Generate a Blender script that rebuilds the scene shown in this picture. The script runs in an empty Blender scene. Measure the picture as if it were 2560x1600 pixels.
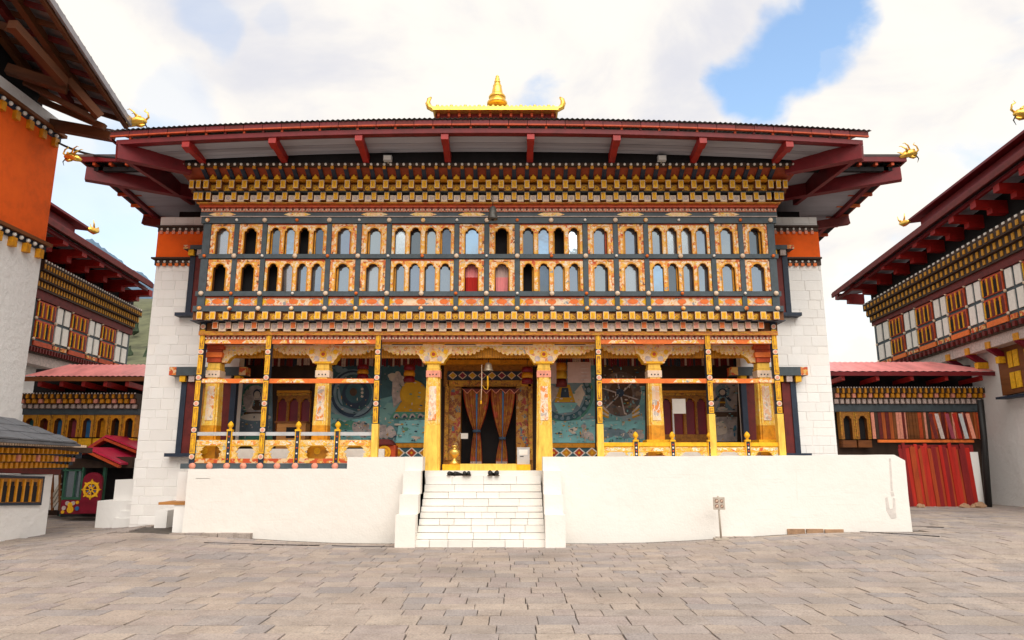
import bpy, bmesh, math, random
from math import sin, cos, tan, pi, radians, sqrt, exp
from mathutils import Vector, Matrix, noise
random.seed(11)
SC = bpy.context.scene
COL = SC.collection
PI = pi

# ------------------------------------------------------------------ camera
EYE = 1.8
FOC = 1750.0            # focal length in photograph pixels (2560 wide)
TH = radians(11.4)
cd = bpy.data.cameras.new('camera')
cam = bpy.data.objects.new('camera', cd)
COL.objects.link(cam)
cam.location = (0, 0, EYE)
cam.rotation_euler = (PI / 2 + TH, 0, 0)
cd.sensor_width = 36
cd.lens = 36 * FOC / 2560
cd.clip_start = 0.1
cd.clip_end = 6000
SC.camera = cam

# ------------------------------------------------------------------ light
SUN_EL, SUN_AZ = radians(51), radians(12)      # sun behind the camera, a little to its left
sd = bpy.data.lights.new('sun', 'SUN')
sun = bpy.data.objects.new('sun', sd)
COL.objects.link(sun)
sd.energy = 1.5
sd.angle = radians(60)
sd.color = (1, .95, .88)
sdir = Vector((sin(SUN_AZ) * cos(SUN_EL), -cos(SUN_AZ) * cos(SUN_EL), sin(SUN_EL)))
sun.rotation_euler = sdir.to_track_quat('Z', 'Y').to_euler()
sun.location = sdir * 60

vs = SC.view_settings
vs.view_transform = 'Standard'
vs.look = 'None'
vs.gamma = 1
vs.use_curve_mapping = False
vs.exposure = 1.16


def ray(px, py):
    a = (px - 1280) / FOC
    b = (py - 800) / FOC
    return Vector((a, cos(TH) + b * sin(TH), sin(TH) - b * cos(TH)))


def at(px, py, Y):
    """Point of the frontal plane at depth Y seen at photograph pixel (px, py)."""
    d = ray(px, py)
    t = Y / d.y
    return Vector((d.x * t, Y, EYE + d.z * t))


def zz(py, Y):
    return at(1280, py, Y).z


def xx(px, py, Y):
    return at(px, py, Y).x


# world: Nishita sky seen through broken cloud
W = bpy.data.worlds.new('World')
SC.world = W
W.use_nodes = True
nt = W.node_tree
nt.nodes.clear()
N = nt.nodes.new
L = nt.links.new


def mth(op, a, b=None, c=None, clamp=False, tree=None):
    t = tree or nt
    n = t.nodes.new('ShaderNodeMath')
    n.operation = op
    n.use_clamp = clamp
    for i, v in enumerate((a, b, c)):
        if v is None:
            continue
        if isinstance(v, (int, float)):
            n.inputs[i].default_value = v
        else:
            t.links.new(v, n.inputs[i])
    return n.outputs[0]


def smooth(tree, v, lo, hi):
    n = tree.nodes.new('ShaderNodeMapRange')
    n.interpolation_type = 'SMOOTHSTEP'
    tree.links.new(v, n.inputs['Value'])
    n.inputs['From Min'].default_value = lo
    n.inputs['From Max'].default_value = hi
    return n.outputs['Result']


sky = N('ShaderNodeTexSky')
sky.sky_type = 'NISHITA'
sky.sun_disc = False
sky.sun_elevation = SUN_EL
sky.sun_rotation = math.atan2(sdir.x, sdir.y)
sky.altitude = 300
sky.air_density = 1.5
sky.ozone_density = 2.0
tc = N('ShaderNodeTexCoord')
D = tc.outputs['Generated']


def wnoise(scale, detail, rough, dist, off):
    mp = N('ShaderNodeMapping')
    mp.inputs['Location'].default_value = off
    mp.inputs['Scale'].default_value = (1, 1, 1.7)
    L(D, mp.inputs['Vector'])
    n = N('ShaderNodeTexNoise')
    n.inputs['Scale'].default_value = scale
    n.inputs['Detail'].default_value = detail
    n.inputs['Roughness'].default_value = rough
    n.inputs['Distortion'].default_value = dist
    L(mp.outputs[0], n.inputs['Vector'])
    return n.outputs['Fac']


n1 = wnoise(2.3, 7, .55, .25, (3.1, .4, 1.2))
n2 = wnoise(3.4, 6, .55, .4, (7.3, 2.2, .5))
n3 = wnoise(7.0, 5, .55, .3, (1.3, 5.2, 2.5))
# holes in the cloud deck: (direction, inner cosine width, strength)
holes = [((2070, 65), .026, 1.0), ((1975, 135), .030, 1.0), ((1890, 225), .028, 1.0), ((2040, 130), .024, .9), ((1930, 180), .028, 1.0),
         ((525, 45), .024, .34), ((560, 95), .020, .30), ((690, 75), .014, .15), ((250, 565), .075, .55), ((345, 640), .06, .6), ((140, 420), .045, .35), ((430, 275), .035, .25)]
acc = None
jit = mth('MULTIPLY', mth('SUBTRACT', n3, .5), 1.1)
wn = N('ShaderNodeTexNoise')
wn.inputs['Scale'].default_value = 4.5
wn.inputs['Detail'].default_value = 6
L(D, wn.inputs['Vector'])
wv_ = N('ShaderNodeVectorMath')
wv_.operation = 'MULTIPLY_ADD'
L(wn.outputs['Color'], wv_.inputs[0])
wv_.inputs[1].default_value = (.15, .15, .15)
wv_.inputs[2].default_value = (-.075, -.075, -.075)
wd_ = N('ShaderNodeVectorMath')
wd_.operation = 'ADD'
L(D, wd_.inputs[0])
L(wv_.outputs[0], wd_.inputs[1])
for (px, py), r, s in holes:
    d = ray(px, py).normalized()
    dp = N('ShaderNodeVectorMath')
    dp.operation = 'DISTANCE'
    L(wd_.outputs[0], dp.inputs[0])
    dp.inputs[1].default_value = d
    q = mth('ADD', mth('DIVIDE', dp.outputs['Value'], r * 2.2), jit)
    w = N('ShaderNodeMapRange')
    w.interpolation_type = 'SMOOTHSTEP'
    L(q, w.inputs['Value'])
    w.inputs['From Min'].default_value = .95
    w.inputs['From Max'].default_value = .55
    w.inputs['To Max'].default_value = s
    acc = w.outputs[0] if acc is None else mth('MAXIMUM', acc, w.outputs[0])
rest = mth('MULTIPLY', smooth(nt, n1, .60, .74), .85)
blue = mth('MULTIPLY', mth('MAXIMUM', acc, rest, clamp=True), 1.0)
shade = smooth(nt, n2, .44, .72)
cmix = N('ShaderNodeMix')
cmix.data_type = 'RGBA'
L(shade, cmix.inputs['Factor'])
cmix.inputs['A'].default_value = (1.0, .945, .86, 1)
cmix.inputs['B'].default_value = (.72, .72, .77, 1)
skyb = N('ShaderNodeBackground')
skyb.inputs['Strength'].default_value = .115
L(sky.outputs[0], skyb.inputs['Color'])
cl = N('ShaderNodeBackground')
cl.inputs['Strength'].default_value = .495
L(cmix.outputs['Result'], cl.inputs['Color'])
ms = N('ShaderNodeMixShader')
L(blue, ms.inputs['Fac'])
L(cl.outputs[0], ms.inputs[1])
L(skyb.outputs[0], ms.inputs[2])
out = N('ShaderNodeOutputWorld')
L(ms.outputs[0], out.inputs['Surface'])

# ------------------------------------------------------------------ materials
MATS = {}


def base_mat(name):
    m = bpy.data.materials.new(name)
    m.use_nodes = True
    t = m.node_tree
    t.nodes.clear()
    b = t.nodes.new('ShaderNodeBsdfPrincipled')
    o = t.nodes.new('ShaderNodeOutputMaterial')
    t.links.new(b.outputs[0], o.inputs['Surface'])
    MATS[name] = m
    return m, t, b


def pos(t, scale=(1, 1, 1)):
    g = t.nodes.new('ShaderNodeNewGeometry')
    mp = t.nodes.new('ShaderNodeMapping')
    mp.inputs['Scale'].default_value = scale
    t.links.new(g.outputs['Position'], mp.inputs['Vector'])
    return mp.outputs[0], g


def tnoise(t, v, scale, detail=4, rough=.6, dist=0):
    n = t.nodes.new('ShaderNodeTexNoise')
    n.inputs['Scale'].default_value = scale
    n.inputs['Detail'].default_value = detail
    n.inputs['Roughness'].default_value = rough
    n.inputs['Distortion'].default_value = dist
    t.links.new(v, n.inputs['Vector'])
    return n.outputs['Fac']


def ramp(t, v, stops, const=False):
    r = t.nodes.new('ShaderNodeValToRGB')
    e = r.color_ramp.elements
    if const:
        r.color_ramp.interpolation = 'CONSTANT'
    while len(e) < len(stops):
        e.new(.5)
    for el, (p, c) in zip(e, stops):
        el.position = p
        el.color = (c[0], c[1], c[2], 1)
    t.links.new(v, r.inputs[0])
    return r.outputs[0]


def bump(t, b, v, strength, dist=.02):
    n = t.nodes.new('ShaderNodeBump')
    n.inputs['Strength'].default_value = strength
    n.inputs['Distance'].default_value = dist
    t.links.new(v, n.inputs['Height'])
    t.links.new(n.outputs[0], b.inputs['Normal'])


def mixc(t, fac, a, b, mode='MIX'):
    n = t.nodes.new('ShaderNodeMix')
    n.data_type = 'RGBA'
    n.blend_type = mode
    for sock, v in (('Factor', fac), ('A', a), ('B', b)):
        if isinstance(v, (int, float)):
            n.inputs[sock].default_value = v
        elif isinstance(v, tuple):
            n.inputs[sock].default_value = (v[0], v[1], v[2], 1)
        else:
            t.links.new(v, n.inputs[sock])
    return n.outputs['Result']


def mat(name, c, rough=.65, var=.25, scale=6, bmp=.0, metal=0, stretch=(1, 1, 1), spec=.4):
    """Plain paint, wood, stone: base colour with uneven tone and wear."""
    m, t, b = base_mat(name)
    v, g = pos(t, stretch)
    n = tnoise(t, v, scale, 6, .65)
    lo = tuple(x * (1 - var) for x in c)
    hi = tuple(min(1, x * (1 + var * .7)) for x in c)
    col = ramp(t, n, [(.3, lo), (.52, c), (.75, hi)])
    t.links.new(col, b.inputs['Base Color'])
    b.inputs['Roughness'].default_value = rough
    b.inputs['Metallic'].default_value = metal
    b.inputs['Specular IOR Level'].default_value = spec
    if bmp:
        bump(t, b, tnoise(t, v, scale * 3, 5, .7), bmp)
    return m


def painted(name, cols, scale, stretch=(1, 1, 1), rough=.6, line=None, lw=.06):
    """Painted ornament: small patches of several paints, with outlines."""
    m, t, b = base_mat(name)
    v, g = pos(t, stretch)
    wv = t.nodes.new('ShaderNodeTexNoise')
    wv.inputs['Scale'].default_value = scale * .8
    wv.inputs['Detail'].default_value = 2
    t.links.new(v, wv.inputs['Vector'])
    mx = t.nodes.new('ShaderNodeMix')
    mx.data_type = 'VECTOR'
    mx.inputs['Factor'].default_value = .12
    t.links.new(v, mx.inputs['A'])
    t.links.new(wv.outputs['Color'], mx.inputs['B'])
    vo = t.nodes.new('ShaderNodeTexVoronoi')
    vo.inputs['Scale'].default_value = scale
    t.links.new(mx.outputs['Result'], vo.inputs['Vector'])
    sp = t.nodes.new('ShaderNodeSeparateColor')
    t.links.new(vo.outputs['Color'], sp.inputs[0])
    k = len(cols)
    tot = sum(w for w, c in cols)
    st, a = [], 0
    for w, c in cols:
        st.append((a / tot, c))
        a += w
    col = ramp(t, sp.outputs[0], st, True)
    if line:
        v2 = t.nodes.new('ShaderNodeTexVoronoi')
        v2.feature = 'DISTANCE_TO_EDGE'
        v2.inputs['Scale'].default_value = scale * .7
        t.links.new(mx.outputs['Result'], v2.inputs['Vector'])
        f = mth('LESS_THAN', v2.outputs['Distance'], lw, tree=t)
        col = mixc(t, f, col, line)
    n = tnoise(t, v, scale * .35, 3)
    col = mixc(t, .35, col, ramp(t, n, [(.3, (.62, .6, .58)), (.7, (1, 1, 1))]), 'MULTIPLY')
    t.links.new(col, b.inputs['Base Color'])
    b.inputs['Roughness'].default_value = rough
    return m


def whitewash(name, c, dirt, dirt_amt, joint=0, bmp=.35, chips=0, rough=.03, thr=.63):
    m, t, b = base_mat(name)
    v, g = pos(t)
    n = tnoise(t, v, .9, 6, .65)
    col = ramp(t, n, [(.28, tuple(a * (1 - dirt_amt) + d * dirt_amt for a, d in zip(c, dirt))), (.6, c)])
    # thin runs below ledges
    v2, _ = pos(t, (5, 5, .35))
    st = tnoise(t, v2, 1.6, 5, .7)
    col = mixc(t, mth('MULTIPLY', smooth(t, st, .57, .8), .36, tree=t), col, dirt)
    fine = tnoise(t, v, 22, 4, .7)
    col = mixc(t, mth('MULTIPLY', smooth(t, fine, .66, .74), .30, tree=t), col, dirt)
    if chips:
        ch = tnoise(t, pos(t, (1, 1, 1.9))[0], 6, 6, .75)
        col = mixc(t, mth('MULTIPLY', smooth(t, ch, thr, thr + .03), chips, tree=t), col, (.16, .14, .13))
    t.links.new(col, b.inputs['Base Color'])
    b.inputs['Roughness'].default_value = .85
    b.inputs['Specular IOR Level'].default_value = .2
    hv = mth('ADD', mth('MULTIPLY', fine, .35, tree=t), mth('MULTIPLY', tnoise(t, v, 4.5, 4, .6), 1.0, tree=t), tree=t)
    oi = t.nodes.new('ShaderNodeObjectInfo')
    tone = ramp(t, oi.outputs['Random'], [(0, (.93, .92, .91)), (.6, (1, 1, 1)), (1, (1, .985, .965))])
    col = mixc(t, 1.0, col, tone, 'MULTIPLY')
    t.links.new(col, b.inputs['Base Color'])
    bump(t, b, hv, bmp, rough)
    return m


CREAM = (.84, .52, .30)
PALE = (.88, .63, .39)
ORG = (.80, .26, .05)
RED = (.52, .05, .02)
GOLD = (.72, .36, .03)
WHITE = whitewash('white_limewash', (.91, .895, .87), (.68, .62, .56), .12, bmp=.3, chips=.18, thr=.69)
WHITE2 = whitewash('white_limewash_terrace', (.81, .78, .73), (.64, .57, .49), .18, bmp=.4, chips=.25, thr=.70)
ROUGHW = whitewash('rough_limewash', (.91, .90, .885), (.74, .71, .69), .10, bmp=.55, chips=.45, rough=.06, thr=.67)
JOINT = mat('lime_joint', (.50, .46, .41), .9, .3, 9)
ORANGEWALL = mat('ochre_red_wash', (.92, .125, .005), .85, .22, 1.6, .25)
BLUEGREY = mat('slate_blue_paint', (.060, .080, .092), .55, .3, 5, .08, stretch=(1, 1, 1))
DARKBLUE = mat('dark_blue_paint', (.018, .030, .055), .55, .35, 6)
MAROON = mat('maroon_paint', (.165, .007, .011), .5, .35, 3, .08)
REDPAINT = mat('red_paint', (.33, .010, .007), .5, .35, 3, .08)
REDORANGE = mat('red_orange_paint', (.50, .065, .012), .55, .35, 7)
BROWNRED = mat('brown_red_paint', (.14, .013, .010), .6, .4, 5)
GREYBOARD = mat('grey_white_boards', (.36, .355, .40), .8, .25, 1.2, .1, stretch=(.25, 2.5, 2.5))
GREYBOARD2 = mat('stained_grey_boards', (.29, .28, .315), .8, .35, 1.2, .1, stretch=(.25, 2.5, 2.5))
CORR = mat('corrugated_iron', (.30, .28, .29), .45, .35, 2, 0, .3)
PINKROOF = mat('sheen_pink_roof_sheet', (.86, .30, .29), .32, .3, 2.2, 0, 0, (1, .3, 1))  # sky sheen on the red sheet painted in as pink
CRIMSON = mat('crimson_roof_sheet', (.55, .02, .07), .4, .25, 2)
SLATE = mat('grey_slate', (.125, .132, .148), .6, .35, 3, .2)
GOLDPAINT = mat('yellow_gold_paint', (.86, .45, .018), .62, .3, 11, .08, spec=.25)
GOLDPALE = mat('pale_yellow_paint', (.88, .55, .09), .62, .3, 6, .08, stretch=(2, 2, .5), spec=.25)
GOLDDEEP = mat('amber_paint', (.66, .27, .006), .5, .35, 8)
GOLDMETAL = mat('gilded_copper', (.90, .55, .10), .28, .2, 8, .15, .85)
BRASS = mat('polished_brass', (.80, .52, .12), .3, .2, 10, 0, .7)
BRONZE = mat('bell_bronze', (.42, .36, .27), .4, .3, 10, 0, .5)
DARKBRONZE = mat('dark_bell_bronze', (.10, .095, .085), .5, .4, 10, 0, .3)
ORANGERAIL = mat('orange_rail_paint', (.80, .17, .022), .5, .2, 9)
PINKPAINT = mat('salmon_paint', (.78, .30, .20), .6, .25, 12)
CREAMP = mat('cream_paint', (.78, .60, .44), .6, .2, 12)
PALEPANEL = mat('pale_grey_rose_panel', (.55, .44, .40), .6, .35, 14)
WHITEP = mat('white_dot_paint', (.86, .81, .74), .6, .1, 8)
BLACK = mat('dark_interior', (.012, .010, .011), .9, .3, 3)  # near-black paint, mostly in place of shade inside rooms and roofs
DARKWOOD = mat('dark_stained_wood', (.055, .028, .016), .65, .4, 3, .1, stretch=(1, 1, .3))
TIMBER = mat('dark_roof_timber', (.115, .034, .008), .7, .45, 2.5, .2, stretch=(.3, .3, 2))
BROWN = mat('brown_timber', (.20, .062, .012), .65, .4, 2.5, .15, stretch=(.3, .3, 2))
AMBERWOOD = mat('amber_carved_wood', (.38, .15, .014), .55, .5, 14, .25)
PLANK = mat('oiled_plank', (.46, .20, .05), .6, .35, 4, .1, stretch=(.3, 2, 2))
STEEL = mat('painted_steel', (.44, .38, .31), .5, .2, 6)
GREYMETAL = mat('grey_box_metal', (.50, .50, .50), .45, .15, 5)
PAPER = mat('paper', (.78, .75, .70), .8, .06, 3)
PINKPAPER = mat('pinkish_cloth', (.52, .36, .32), .85, .15, 3)
REDCLOTH = mat('red_cloth', (.46, .016, .008), .85, .3, 3, .1, stretch=(3, 3, .3))
PINKREFL = mat('pink_reflection', (.76, .24, .24), .85, .2, 3)
BLUEPAINT = mat('sky_blue_shutter', (.035, .16, .36), .5, .3, 4)
TEALPAINT = mat('teal_shutter', (.03, .17, .19), .5, .3, 4)
ROSEPAINT = mat('rose_shutter', (.30, .045, .075), .5, .3, 4)
BURGUNDY = mat('burgundy_door', (.20, .006, .022), .4, .3, 3)
GREENPAINT = mat('green_frame_paint', (.03, .11, .065), .5, .3, 5)
RUBBER = mat('black_leather', (.012, .011, .011), .5, .3, 10)
CABLE = mat('cable_black', (.02, .03, .035), .6, .1, 5)
FLORAL = painted('floral_paint', [(6, (.90, .63, .39)), (4, (.90, .74, .56)), (3, (.84, .28, .05)), (3, (.88, .46, .05)), (1.2, (.62, .09, .015)), (.4, (.35, .36, .35))], 15, line=(.88, .50, .08), lw=.06)
FLORAL2 = painted('floral_paint_border', [(2, PALE), (3, CREAM), (4, ORG), (2, (.62, .12, .02)), (2, (.86, .45, .06)), (1.2, (.22, .07, .02))], 18)
FLORALP = painted('floral_paint_panel', [(4, PALE), (3, CREAM), (3, ORG), (2, (.82, .42, .08)), (1, (.30, .32, .33)), (1, (.75, .3, .25))], 13, line=(.84, .68, .48), lw=.08)
CAPITAL = painted('capital_paint', [(6, (.93, .68, .42)), (4, (.92, .54, .30)), (2, ORG), (4, (.88, .52, .06)), (.7, (.42, .45, .48)), (.6, (.70, .22, .12))], 20, line=(.90, .66, .26), lw=.08)
COLPAT = painted('column_paint', [(6, (.84, .46, .03)), (5, (.88, .60, .10)), (1.5, (.78, .30, .02)), (2, (.86, .64, .30))], 28, stretch=(1.3, 1, .8), line=(.86, .56, .10), lw=.05)
COLPANEL = painted('column_panel_paint', [(4, PALE), (3, CREAM), (2, (.80, .45, .3)), (1, ORG), (1, (.5, .42, .36))], 13, stretch=(1, 1, .7), line=(.82, .70, .56), lw=.06)
POSTPAT = painted('post_panel_paint', [(4, (.80, .45, .03)), (2, (.30, .30, .03)), (2, (.82, .55, .10)), (1, (.6, .2, .02))], 22, stretch=(1, 1, .6))
BLUEGOLD = painted('dark_gold_paint', [(4, (.50, .23, .012)), (3, (.64, .33, .02)), (2, (.28, .10, .01)), (1, (.6, .2, .03))], 22)
COVE = mat('red_brown_cove', (.30, .045, .010), .6, .35, 6)
MOULD = painted('carved_gold_moulding', [(3, (.60, .25, .02)), (2, (.66, .32, .02)), (2, (.58, .13, .02)), (1, (.3, .1, .01))], 30, stretch=(.5, 1, 2.6))
REDFLORAL = painted('red_floral_paint', [(4, (.62, .08, .015)), (2, (.74, .22, .03)), (2, (.80, .48, .12)), (2, (.80, .52, .28))], 14)
GOLDFLORAL = painted('gold_floral_paint', [(5, (.80, .45, .04)), (3, (.82, .56, .22)), (2, (.72, .30, .03)), (1, (.45, .5, .45))], 17, line=(.86, .62, .28), lw=.05)
BROCADE = painted('curtain_brocade', [(5, (.34, .11, .015)), (3, (.42, .17, .02)), (2, (.28, .07, .02)), (1, (.5, .1, .05))], 12)
DOORART = painted('door_panel_paint', [(4, (.26, .08, .02)), (3, (.52, .22, .02)), (2, (.40, .05, .04)), (1, (.55, .36, .16)), (.7, (.12, .17, .20))], 11, line=(.5, .26, .05), lw=.05)
TILEART = painted('wheel_print', [(3, (.5, .1, .12)), (3, (.5, .45, .42)), (2, (.7, .4, .05)), (1, (.1, .25, .3))], 7)
MURALART = painted('mural_clouds', [(4, (.15, .38, .42)), (3, (.19, .44, .48)), (2, (.23, .48, .48)), (2, (.14, .33, .40)), (1, (.3, .42, .48))], 2.6, stretch=(1, 1, 1.8), rough=.75)
MURALWHEEL = painted('mural_wheel', [(3, (.12, .08, .06)), (3, (.18, .13, .11)), (2, (.08, .09, .10)), (1, (.25, .17, .12))], 8)


def glass_mat(name, c, rough):
    m, t, b = base_mat(name)
    b.inputs['Base Color'].default_value = c + (1,)
    b.inputs['Metallic'].default_value = .85
    b.inputs['Roughness'].default_value = rough
    v, g = pos(t)
    bump(t, b, tnoise(t, v, 3.5, 2, .5), .06, .03)
    return m


GLASS = glass_mat('window_glass', (.36, .435, .50), .04)
GLASS_DARK = glass_mat('window_glass_dark', (.17, .21, .25), .05)
GLASS_PALE = glass_mat('window_glass_curtained', (.46, .52, .56), .16)


def paving_mat():
    m, t, b = base_mat('paving_slab_stone')
    v, g = pos(t)
    oi = t.nodes.new('ShaderNodeObjectInfo')
    r = mth('FRACT', mth('ADD', oi.outputs['Random'], g.outputs['Random Per Island'], tree=t), tree=t)
    c = ramp(t, r, [(0, (.33, .29, .27)), (.15, (.40, .335, .29)), (.33, (.36, .305, .29)), (.5, (.43, .355, .30)), (.66, (.32, .29, .285)), (.82, (.39, .335, .31)), (1, (.44, .37, .315))])
    n = tnoise(t, v, 2.2, 8, .7)
    c = mixc(t, .8, c, ramp(t, n, [(.25, (.62, .6, .58)), (.55, (1, 1, 1)), (.8, (1.22, 1.18, 1.12))]), 'MULTIPLY')
    f = tnoise(t, v, 38, 5, .75)
    c = mixc(t, .75, c, ramp(t, f, [(.3, (.5, .49, .49)), (.5, (1, 1, 1)), (.72, (1.5, 1.44, 1.34))]), 'MULTIPLY')
    blot = tnoise(t, v, .55, 5, .6)
    c = mixc(t, mth('MULTIPLY', smooth(t, blot, .50, .70), .5, tree=t), c, (.17, .145, .13))
    t.links.new(c, b.inputs['Base Color'])
    b.inputs['Roughness'].default_value = .8
    b.inputs['Specular IOR Level'].default_value = .25
    hv = mth('ADD', mth('MULTIPLY', f, .5, tree=t), tnoise(t, v, 7, 5, .65), tree=t)
    bump(t, b, hv, .8, .025)
    return m


PAVE = paving_mat()
DIRT = mat('joint_dirt', (.10, .085, .072), .95, .4, 8, .3)
PORCHFLOOR = mat('pale_bounce_floor', (.60, .50, .38), .6, .25, 4)  # unseen floor, made pale to bounce light onto the murals
TANSTONE = mat('bare_tan_stone', (.40, .24, .14), .85, .35, 5, .3)
HILLM = mat('hillside_scrub', (.10, .105, .055), .95, .6, .25, .3)
TREEM = mat('dark_conifer_foliage', (.035, .055, .028), .9, .4, 1)
MOUNTM = mat('haze_blue_mountain', (.10, .17, .25), .95, .3, .01)  # blue of distance haze mixed into the forest colour

# ------------------------------------------------------------------ scene tree helpers
WL = {}


def thing(name, label, cat, loc, group=None):
    o = bpy.data.objects.new(name, None)
    COL.objects.link(o)
    o.location = loc
    o.empty_display_size = .3
    WL[o.name] = Vector(loc)
    o['label'] = label
    o['category'] = cat
    if group:
        o['group'] = group
    return o


def tag(o, label=None, cat=None, group=None, kind=None):
    for k, v in (('label', label), ('category', cat), ('group', group), ('kind', kind)):
        if v:
            o[k] = v
    return o


def link(name, mesh, loc, parent=None, rot=None, scale=None):
    o = bpy.data.objects.new(name, mesh)
    COL.objects.link(o)
    loc = Vector(loc)
    WL[o.name] = loc
    if parent is not None:
        o.parent = parent
        o.location = loc - WL[parent.name]
    else:
        o.location = loc
    if rot is not None:
        o.rotation_euler = rot
    if scale is not None:
        o.scale = scale
    return o


class MB:
    """Collects solids in world coordinates and links them as one mesh object."""

    def __init__(s):
        s.v, s.f, s.m, s.sm = [], [], [], []

    def add(s, vs, fs, m=0, smooth=False):
        k = len(s.v)
        s.v += [tuple(p) for p in vs]
        for f in fs:
            s.f.append([i + k for i in f])
            s.m.append(m)
            s.sm.append(smooth)
        return s

    def hexa(s, p, m=0):
        # p: 8 points, bottom ring 0-3, top ring 4-7
        return s.add(p, [(0, 3, 2, 1), (4, 5, 6, 7), (0, 1, 5, 4), (1, 2, 6, 5), (2, 3, 7, 6), (3, 0, 4, 7)], m)

    def box(s, x0, x1, y0, y1, z0, z1, m=0):
        return s.hexa([(x0, y0, z0), (x1, y0, z0), (x1, y1, z0), (x0, y1, z0), (x0, y0, z1), (x1, y0, z1), (x1, y1, z1), (x0, y1, z1)], m)

    def bar(s, p0, p1, w, h, m=0, up=(0, 0, 1)):
        p0, p1 = Vector(p0), Vector(p1)
        d = (p1 - p0).normalized()
        r = d.cross(Vector(up))
        if r.length < 1e-4:
            r = Vector((1, 0, 0))
        r.normalize()
        u = r.cross(d).normalized()
        r *= w / 2
        u *= h / 2
        return s.hexa([p0 - r - u, p0 + r - u, p1 + r - u, p1 - r - u, p0 - r + u, p0 + r + u, p1 + r + u, p1 - r + u], m)

    def tube(s, pts, r, n=6, m=0, close=True):
        pts = [Vector(p) for p in pts]
        rs = r if isinstance(r, (list, tuple)) else [r] * len(pts)
        vs, fs = [], []
        for i, p in enumerate(pts):
            d = (pts[min(i + 1, len(pts) - 1)] - pts[max(i - 1, 0)]).normalized()
            a = d.cross(Vector((.13, .31, .94)))
            if a.length < .05:
                a = d.cross(Vector((1, 0, 0)))
            a.normalize()
            b = d.cross(a)
            for j in range(n):
                q = 2 * PI * j / n
                vs.append(p + (a * cos(q) + b * sin(q)) * rs[i])
        for i in range(len(pts) - 1):
            for j in range(n):
                fs.append((i * n + j, i * n + (j + 1) % n, (i + 1) * n + (j + 1) % n, (i + 1) * n + j))
        if close:
            fs.append(tuple(range(n)))
            fs.append(tuple(range((len(pts) - 1) * n, len(pts) * n)))
        return s.add(vs, fs, m, True)

    def lathe(s, c, prof, n=16, m=0, smooth=True, sx=1, sy=1):
        c = Vector(c)
        vs, fs = [], []
        for r, z in prof:
            for j in range(n):
                q = 2 * PI * (j + .5) / n
                vs.append((c.x + r * cos(q) * sx, c.y + r * sin(q) * sy, c.z + z))
        for i in range(len(prof) - 1):
            for j in range(n):
                fs.append((i * n + j, i * n + (j + 1) % n, (i + 1) * n + (j + 1) % n, (i + 1) * n + j))
        fs.append(tuple(range(n)))
        fs.append(tuple(range((len(prof) - 1) * n, len(prof) * n)))
        return s.add(vs, fs, m, smooth)

    def prism(s, pts, y0, y1, m=0, ms=None):
        """pts: outline in (x, z); extruded between y0 and y1."""
        n = len(pts)
        s.add([(x, y0, z) for x, z in pts], [tuple(range(n))], m)
        vs = [(x, y0, z) for x, z in pts] + [(x, y1, z) for x, z in pts]
        s.add(vs, [(i, (i + 1) % n, n + (i + 1) % n, n + i) for i in range(n)], m if ms is None else ms)
        s.add([(x, y1, z) for x, z in pts], [tuple(range(n))], m if ms is None else ms)
        return s

    def disc(s, x, z, r, y0, y1, n=20, m=0, rz=None):
        rz = rz or r
        return s.prism([(x + r * cos(2 * PI * i / n), z + rz * sin(2 * PI * i / n)) for i in range(n)], y0, y1, m)

    def ring(s, x, z, r0, r1, y0, y1, n=28, m=0):
        vs, fs = [], []
        for i in range(n):
            q = 2 * PI * i / n
            for r in (r0, r1):
                for y in (y0, y1):
                    vs.append((x + r * cos(q), y, z + r * sin(q)))
        for i in range(n):
            a, b = 4 * i, 4 * ((i + 1) % n)
            fs += [(a, b, b + 2, a + 2), (a + 1, a + 3, b + 3, b + 1), (a, a + 1, b + 1, b), (a + 2, b + 2, b + 3, a + 3)]
        return s.add(vs, fs, m)

    def ball(s, c, r, m=0, n=8, k=5, sz=1):
        return s.lathe(c, [(max(.001, r * sin(PI * i / k)), -r * sz * cos(PI * i / k)) for i in range(k + 1)], n, m)

    def mesh(s, name, mats, origin=(0, 0, 0)):
        o = Vector(origin)
        me = bpy.data.meshes.new(name)
        me.from_pydata([tuple(Vector(p) - o) for p in s.v], [], s.f)
        if not isinstance(mats, (list, tuple)):
            mats = [mats]
        for m in mats:
            me.materials.append(m)
        me.polygons.foreach_set('material_index', s.m)
        me.polygons.foreach_set('use_smooth', s.sm)
        bm = bmesh.new()
        bm.from_mesh(me)
        bmesh.ops.recalc_face_normals(bm, faces=bm.faces)
        bm.to_mesh(me)
        bm.free()
        me.update()
        return me

    def build(s, name, mats, parent=None, origin=None, kind=None, label=None):
        if origin is None:
            xs, ys, zs = zip(*s.v)
            origin = ((min(xs) + max(xs)) / 2, (min(ys) + max(ys)) / 2, min(zs))
        o = link(name, s.mesh(name, mats, origin), origin, parent)
        if kind:
            o['kind'] = kind
        if label:
            o['label'] = label
        return o


def unit(name, fn, mats):
    """A mesh built about its own origin, to be shared by alike pieces."""
    b = MB()
    fn(b)
    return b.mesh(name, mats)


def clamp(v, a=0., b=1.):
    return max(a, min(b, v))


def sst(v):
    v = clamp(v)
    return v * v * (3 - 2 * v)

# ------------------------------------------------------------------ ground and paving
def gz(x, y):
    s = sst((abs(x + .6) - 2.6) / 6.0)
    if x < -8.4:
        s *= 1 - .75 * sst((-8.4 - x) / 2.5)
    return .25 * s * sst((y - 11.0) / 5.0)


def gnormal(x, y):
    e = .2
    return Vector(((gz(x - e, y) - gz(x + e, y)) / (2 * e), (gz(x, y - e) - gz(x, y + e)) / (2 * e), 1)).normalized()


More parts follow.
